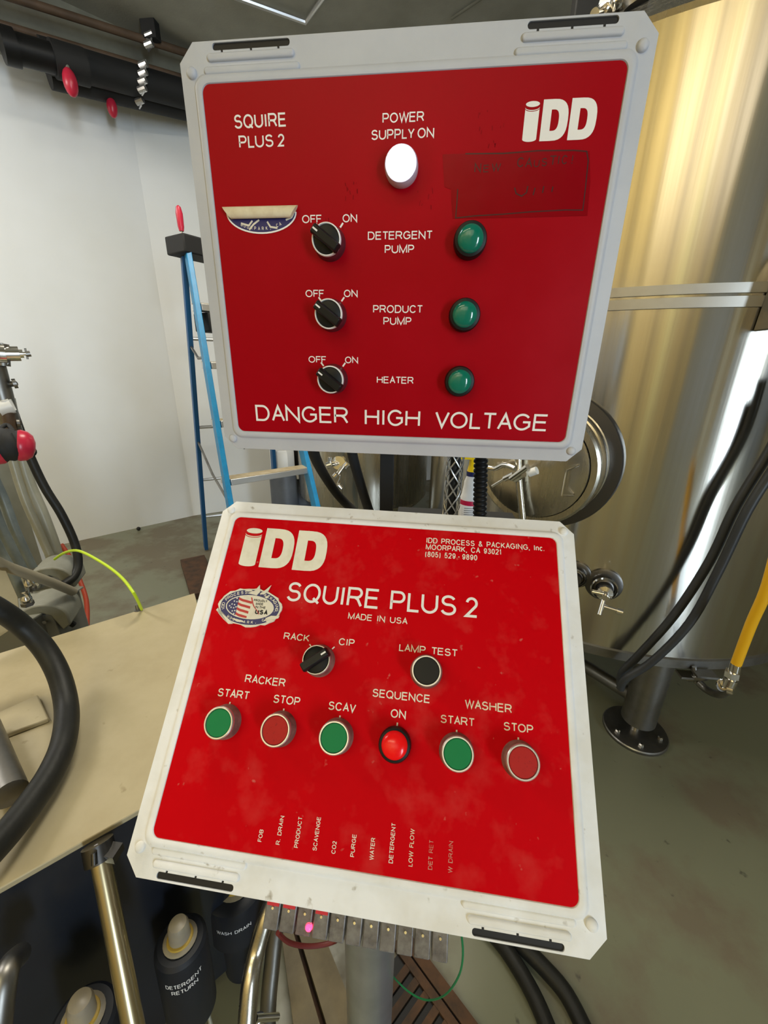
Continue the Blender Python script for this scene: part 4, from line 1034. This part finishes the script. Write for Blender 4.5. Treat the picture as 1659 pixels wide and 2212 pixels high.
if gx.cross(gy).z < 0:
    MG = Matrix.Translation((G1.x, G1.y, 0)) @ Matrix((gx, gy, Vector((0, 0, 1)))).transposed().to_4x4()
obj('pit_shade', MB().box((-gw * 1.6, -.03, .0005), (-.02, .6, .003), MG), m_slot, t)  # flat black sheet standing in for the shade below the bars
obj('rail', MB().box((-.03, -.05, 0), (.0, .62, .014), MG), m_grate, t)
obj('rail', MB().box((-.055, -.05, 0), (-.035, .62, .014), MG), m_grate, t)
for k in range(17):
    y = .0 + k * .034
    obj('bar', MB().box((-gw * 1.6, y, .001), (-.05, y + .017, .012), MG), m_grate, t)
p = rng(893, 2160, .62)
single('brass_fitting', MB().cyl(rng(884, 2150, .66), rng(888, 2168, .64), .012, n=8).cyl(rng(888, 2166, .64), rng(900, 2200, .6), .015, n=6).cyl(rng(900, 2196, .6), rng(905, 2225, .58), .011), m_brass, 'brass hose fitting over the drain grate', 'fitting')
for k, (pts, lab) in enumerate([([(1040, 1990), (1085, 2040), (1125, 2100), (1160, 2165), (1195, 2250)], 'black hose on the floor nearest the drain grate'), ([(1060, 1970), (1125, 2040), (1175, 2090), (1225, 2150), (1275, 2250)], 'outer black hose on the floor right of its twin')]):
    single('floor_hose', MB().tube([onz(x, y, .022 + .0 * k) for x, y in pts], .021, n=16), m_rubber, lab, 'hose')
# dark brown channel seen between the bench and lower box
# ------------------------------------------------------------------ ladder
t = thing('step_ladder', (-1.3, 2.7, 0), 'blue fibreglass step ladder with black top behind the left of the upper panel', 'ladder')
def rail(pt, rt, pb, rb, w, dth, m, name='rail'):
    a = rng(*pt, rt); b = rng(*pb, rb); d = b - a
    e = a + d * ((0.02 - a.z) / d.z)
    D = (a - e); M = Matrix.Translation(e) @ D.to_track_quat('Z', 'Y').to_matrix().to_4x4()
    return a, e, D
def railbox(a, e, w, dth):
    D = (a - e).normalized(); wv = Vector((.78, .62, 0)); wv = (wv - D * wv.dot(D)).normalized(); dv = D.cross(wv)
    return MB().loft([[p - wv * w - dv * dth, p + wv * w - dv * dth, p + wv * w + dv * dth, p - wv * w + dv * dth] for p in (e, a)])
FLa, FLe, _ = rail((405, 543), 2.83, (497, 1092), 2.3, 0, 0, 0)
RLa, RLe, _ = rail((396, 545), 2.90, (445, 1184), 3.52, 0, 0, 0)
FRa, FRe, _ = rail((592, 700), 2.98, (682, 1092), 2.42, 0, 0, 0)
RRa, RRe, _ = rail((560, 560), 3.05, (597, 1085), 3.45, 0, 0, 0)
FRa = FRe + (FRa - FRe) * ((FLa.z - FRe.z) / (FRa.z - FRe.z))
obj('front_rail', railbox(FLa, FLe, .014, .042), m_blue, t, bevel=.003)
obj('front_rail', railbox(FRa, FRe, .014, .042), m_blue, t, bevel=.003)
obj('rear_rail', railbox(RLa, RLe, .014, .03), m_blued, t, bevel=.003)
obj('rear_rail', railbox(RRa, RRe, .014, .03), m_blued, t, bevel=.003)
wl = (FRa - FLa); wl.z = 0; wl.normalize(); dl = Vector((-wl.y, wl.x, 0))
M = Matrix.Translation((FLa + RLa) / 2 + Vector((0, 0, .0))) @ Matrix((wl, dl, Vector((0, 0, 1)))).transposed().to_4x4()
obj('top_cap', MB().box((-.06, -.085, -.02), (.5, .085, .07), M), m_blackm, t, bevel=.008)
for k in range(1, 8):
    z = .305 * k
    a = FLe + (FLa - FLe) * (z / FLa.z); b = FRe + (FRa - FRe) * (z / FRa.z)
    dv = dl
    st = MB().loft([[p - dv * .045 + Vector((0, 0, -.035)), p + dv * .045 + Vector((0, 0, -.035)), p + dv * .045, p - dv * .045] for p in (a, b)])
    s_ = obj('step', st, m_alu, t, bevel=.002)
    obj('tread', MB().loft([[p - dv * .042 + Vector((0, 0, .0005)), p + dv * .042 + Vector((0, 0, .0005)), p + dv * .042 + Vector((0, 0, .003)), p - dv * .042 + Vector((0, 0, .003))] for p in (a, b)]), m_step, s_)
    for e, sg in ((a, -1), (b, -1)):
        obj('rivet', MB().ball(e - dl * .034 - wl * .0, .006, 8), m_alu, s_)
for z in (.32, .66, 1.08, 1.66):
    a = RLe + (RLa - RLe) * (z / RLa.z); b = RRe + (RRa - RRe) * (z / RRa.z)
    obj('rear_brace', MB().cyl(a, b, .011, n=10), m_alu, t)
for z0, z1 in ((.98, .78), (1.62, 1.55)):
    a = RLe + (RLa - RLe) * (z0 / RLa.z); b = FLe + (FLa - FLe) * (z1 / FLa.z)
    obj('spreader', MB().tube([a, a.lerp(b, .5) - Vector((0, 0, .04)), b], .008, n=8, sm=0), m_darksteel, t)
p = FLa + Vector((0, 0, .07)) - wl * .02
tp_ = rng(397, 482, 2.83)
t = thing('screwdriver', p, 'screwdriver with clear red handle standing in the ladder top', 'screwdriver')
obj('handle', MB().lathe([(.012, 0), (.016, .02), (.018, .08), (.012, .11), (.002, .118)], 12, Matrix.Translation(p + Vector((0, 0, .02)))), m_redg, t)
obj('shank', MB().cyl(p - Vector((0, 0, .02)), p + Vector((0, 0, .022)), .004), m_chrome, t)
a = FLe + (FLa - FLe) * (.305 * 5.7 / FLa.z)
p = a + wl * .14 + Vector((0, 0, .05)); M = Matrix.Translation(p) @ Matrix((wl, dl, Vector((0, 0, 1)))).transposed().to_4x4()
t = thing('tool_pouch', p - Vector((0, 0, .06)), 'black tool pouch with a pale strap on a ladder step', 'pouch')
obj('pouch', MB().box((-.09, -.02, -.1), (.12, .12, .0), M), m_blackm, t, bevel=.008)
obj('strap', MB().cyl(M @ Vector((-.06, -.025, -.09)), M @ Vector((.02, -.025, -.005)), .006), m_tubing, t)

# ------------------------------------------------------------------ utility rack at the left edge
def H_(name, pts, r, m, label, cat='hose', n=12):
    return single(name, MB().tube([rng(x, y, q * 1.25) for x, y, q in pts], r * 1.25, n=n), m, label, cat)
t = thing('wall_column', rng(30, 1200, 2.35), 'pale boxed column behind the hanging hoses at the left edge', 'column')
t.matrix_world = Matrix.Translation(Vector((rng(30, 1200, 2.35).x, rng(30, 1200, 2.35).y, 0))); XF[t.name] = t.matrix_world.copy()
cc = XF[t.name].translation
obj('casing', MB().box((-.34, -.1, 0), (.02, .12, 1.18), Matrix.Translation(cc)), m_wall, t, bevel=.005)
obj('edge_strip', MB().box((.02, -.06, 0), (.045, .08, 1.18), Matrix.Translation(cc)), m_tubing, t, bevel=.004)
H_('clear_hose', [(18, 860, 1.75), (40, 960, 1.75), (62, 1040, 1.73), (92, 1110, 1.7), (118, 1180, 1.68), (130, 1230, 1.66)], .017, m_tubing, 'cloudy clear hose farthest right of the hanging hoses')
H_('clear_hose', [(0, 880, 1.7), (26, 990, 1.7), (52, 1075, 1.68), (85, 1150, 1.66), (112, 1210, 1.64)], .012, m_tubing, 'thinner cloudy hose just left of the widest one')
H_('grey_hose', [(-20, 1020, 1.5), (8, 1080, 1.5), (30, 1140, 1.48), (52, 1190, 1.46), (70, 1228, 1.44)], .0125, m_tubeg, 'grey hose with steel ferrule, rightmost of the grey ones')
H_('grey_hose', [(-30, 1060, 1.42), (-2, 1130, 1.42), (22, 1180, 1.4), (45, 1225, 1.38), (58, 1255, 1.37)], .0125, m_tubeg, 'grey hose with steel ferrule, middle of the grey ones')
H_('grey_hose', [(-30, 1130, 1.35), (0, 1190, 1.35), (25, 1235, 1.33), (48, 1290, 1.3)], .0115, m_tubeg, 'grey hose with steel ferrule, lowest of the grey ones')
for px, py, q, lab in ((61, 1258, 1.7, 'upper of the two chrome hose ferrules beside the grey pumps'), (55, 1290, 1.63, 'lower of the two chrome hose ferrules beside the grey pumps')):
    p = rng(px, py, q)
    t = thing('hose_ferrule', p, lab, 'ferrule')
    obj('sleeve', MB().lathe([(.0145, -.02), (.016, -.014), (.016, -.004), (.014, 0), (.014, .018), (.0155, .02), (.0155, .026)], 24, Matrix.Translation(p)), m_chrome, t)
    obj('nut', MB().cyl(p - Vector((0, 0, .03)), p - Vector((0, 0, .018)), .018, n=6), m_darksteel, t)
H_('black_hanging_hose', [(-12, 740, 1.62), (6, 820, 1.62), (28, 890, 1.62), (60, 975, 1.62), (95, 1050, 1.6), (132, 1110, 1.58), (160, 1170, 1.56), (169, 1215, 1.53), (160, 1245, 1.5), (138, 1262, 1.48)], .0125, m_rubber, 'black hose hanging in front of the left wall down to the pumps')
p = rng(64, 975, 2.02)
obj('tie', MB().ball(p, .022, 10), m_blackm, bpy.data.objects['black_hanging_hose'])
# regulator
t = thing('air_regulator', rng(8, 770, 1.7), 'nickel cross-handle valve sticking out at the left edge', 'valve')
obj('body', MB().cyl(rng(-20, 762, 1.7), rng(12, 764, 1.7), .03, n=20).cyl(rng(12, 764, 1.7), rng(42, 764, 1.7), .021, n=20).cyl(rng(42, 764, 1.7), rng(50, 764, 1.7), .012), m_chrome, t)
obj('stem', MB().cyl(rng(48, 764, 1.7), rng(60, 764, 1.7), .005), m_chrome, t)
obj('cross_handle', MB().cyl(rng(54, 752, 1.7), rng(60, 776, 1.7), .0025).cyl(rng(56, 765, 1.68), rng(66, 764, 1.68), .008), m_darksteel, t)
obj('bonnet', MB().cyl(rng(4, 742, 1.7), rng(8, 790, 1.7), .016).cyl(rng(8, 780, 1.7), rng(18, 786, 1.7), .014), m_darksteel, t)
t = thing('manifold', rng(0, 880, 1.72), 'dark pipe manifold with small taps and a white clamp, at the left edge', 'manifold')
obj('pipe', MB().cyl(rng(-14, 780, 1.72), rng(26, 930, 1.72), .026), m_darksteel, t)
obj('tap', MB().cyl(rng(14, 830, 1.72), rng(34, 829, 1.7), .008).cyl(rng(28, 829, 1.7), rng(36, 828, 1.7), .014), m_darksteel, t)
obj('tap', MB().cyl(rng(24, 912, 1.72), rng(42, 914, 1.7), .008).cyl(rng(36, 914, 1.7), rng(43, 914, 1.7), .012), m_darksteel, t)
obj('clamp', MB().cyl(rng(-4, 884, 1.7), rng(26, 876, 1.7), .022).cyl(rng(10, 864, 1.7), rng(22, 888, 1.7), .016), m_bottle, t)
obj('lower_pipe', MB().cyl(rng(16, 890, 1.7), rng(28, 945, 1.7), .016), m_rust, t)
# ear muffs
t = thing('ear_muffs', rng(24, 968, 1.5), 'red and black ear muffs hanging on the left rack', 'ear muffs')
for (px, py, s_) in ((40, 962, 1), (-4, 968, -1)):
    ax = Vector((.7 * s_, .7 * s_, -.22))
    M = Matrix.Translation(rng(px, py, 1.5)) @ ax.to_track_quat('Z', 'Y').to_matrix().to_4x4()
    k = obj('cup', MB().lathe([(.041, -.002), (.043, .004), (.04, .018), (.03, .03), (.012, .036)], 28, M), m_redg, t, smooth=60)
    obj('cushion', MB().lathe([(.02, -.046), (.034, -.046), (.042, -.036), (.043, -.018), (.038, -.008), (.041, -.002)], 28, M), m_blackm, k, smooth=60)
obj('headband', MB().tube([rng(36, 962, 1.5), rng(30, 935, 1.52), rng(14, 918, 1.55), rng(-4, 935, 1.52), rng(-6, 968, 1.5)], .006), m_blackm, t)
# pumps
for k, (px, py, q, lab) in enumerate([(122, 1240, 1.95, 'upper of two grey rounded pump heads under the hanging hoses'), (108, 1318, 1.78, 'lower of two grey rounded pump heads, nearer the bench')]):
    c = rng(px, py, q)
    t = thing('diaphragm_pump', c, lab, 'pump')
    Mz = Matrix.Translation(c) @ Matrix.Rotation(math.radians(25), 4, 'Z') @ Matrix.Rotation(math.radians(90), 4, 'X') @ Matrix.Scale(1.25, 4)
    prf = [(x_ * math.cos(a), x_ * .78 * math.sin(a)) for a in [PI * j / 12 for j in range(13)] for x_ in (.062,)]
    prf += [(-.062, -.02), (-.03, -.02), (-.02, .012), (.0, .02), (.02, .008), (.04, -.045), (.062, -.03)]
    obj('shroud', MB().prism(prf, -.05, .05, Mz), m_pump, t, bevel=.006)
    obj('core', MB().prism([(-.05, -.09), (.03, -.09), (.02, .01), (-.05, .01)], -.04, .04, Mz), m_pumpd, t, bevel=.004)
    obj('bolt', MB().cyl(Mz @ Vector((-.03, .0, .052)), Mz @ Vector((-.03, .0, .06)), .007, n=6).cyl(Mz @ Vector((.005, -.005, .05)), Mz @ Vector((.005, -.005, .058)), .007, n=6), m_chrome, t)
    obj('lever', MB().tube([Mz @ Vector((-.05, .02, .055)), Mz @ Vector((-.05, -.06, .06)), Mz @ Vector((-.02, -.14, .06))], .003, sm=0), m_darksteel, t)
c = rng(80, 1360, 1.78); c.z = 0
t = thing('pump_cabinet', c, 'grey cabinet under the pump heads behind the bench', 'cabinet')
zc = rng(70, 1330, 1.74).z
obj('body', MB().box((-.16, -.06, 0), (.05, .16, zc), Matrix.Translation(c)), m_pumpd, t, bevel=.006)
obj('top_plate', MB().box((-.17, -.07, zc), (.06, .17, zc + .008), Matrix.Translation(c)), m_pump, t, bevel=.002)
H_('beige_hose', [(-40, 1195, 1.2), (10, 1222, 1.25), (60, 1240, 1.3), (110, 1258, 1.35), (158, 1278, 1.42)], .0125, m_beige, 'beige hose crossing in front of the grey pump heads')
H_('orange_cable', [(132, 1176, 2.0), (158, 1215, 1.95), (172, 1252, 1.88), (186, 1295, 1.8), (188, 1345, 1.7), (182, 1400, 1.6)], .0085, m_orange, 'orange cable hanging right of the pumps', 'cable')
H_('white_pipe', [(153, 1278, 1.5), (162, 1310, 1.5), (172, 1350, 1.5), (180, 1400, 1.5)], .012, m_bottle, 'short white pipe behind the bench, left of the orange cable', 'pipe')
H_('black_plug_lead', [(130, 1332, 1.45), (133, 1350, 1.45), (122, 1375, 1.45), (112, 1400, 1.45)], .0055, m_blackm, 'black lead hanging from the lower pump head', 'cable')
a, b = rng(130, 1332, 1.75), rng(160, 1350, 1.75)
single('black_plug', MB().cyl(a, b, .011, n=10), m_blackm, 'black plug sticking out below the lower pump head', 'plug')
# beige stainless cowl left of the pumps
P = [rng(-40, 1225, 1.5), rng(14, 1232, 1.52), rng(40, 1290, 1.5), rng(46, 1345, 1.47), rng(-40, 1375, 1.44)]
nv = Vector((.3, .3, 0))
single('tan_cowl', MB().loft([P, [p - Vector((.02, .05, .015)) for p in P]]), m_top, 'tan stained cowl at the left edge above the thick black hose', 'cowl', bevel=.003)
p = onz(303, 1144, .0)
single('wall_debris', MB().ball(p + Vector((.0, -.02, .018)), .018, 8), m_blackm, 'tiny dark lump at the foot of the left wall', 'debris')
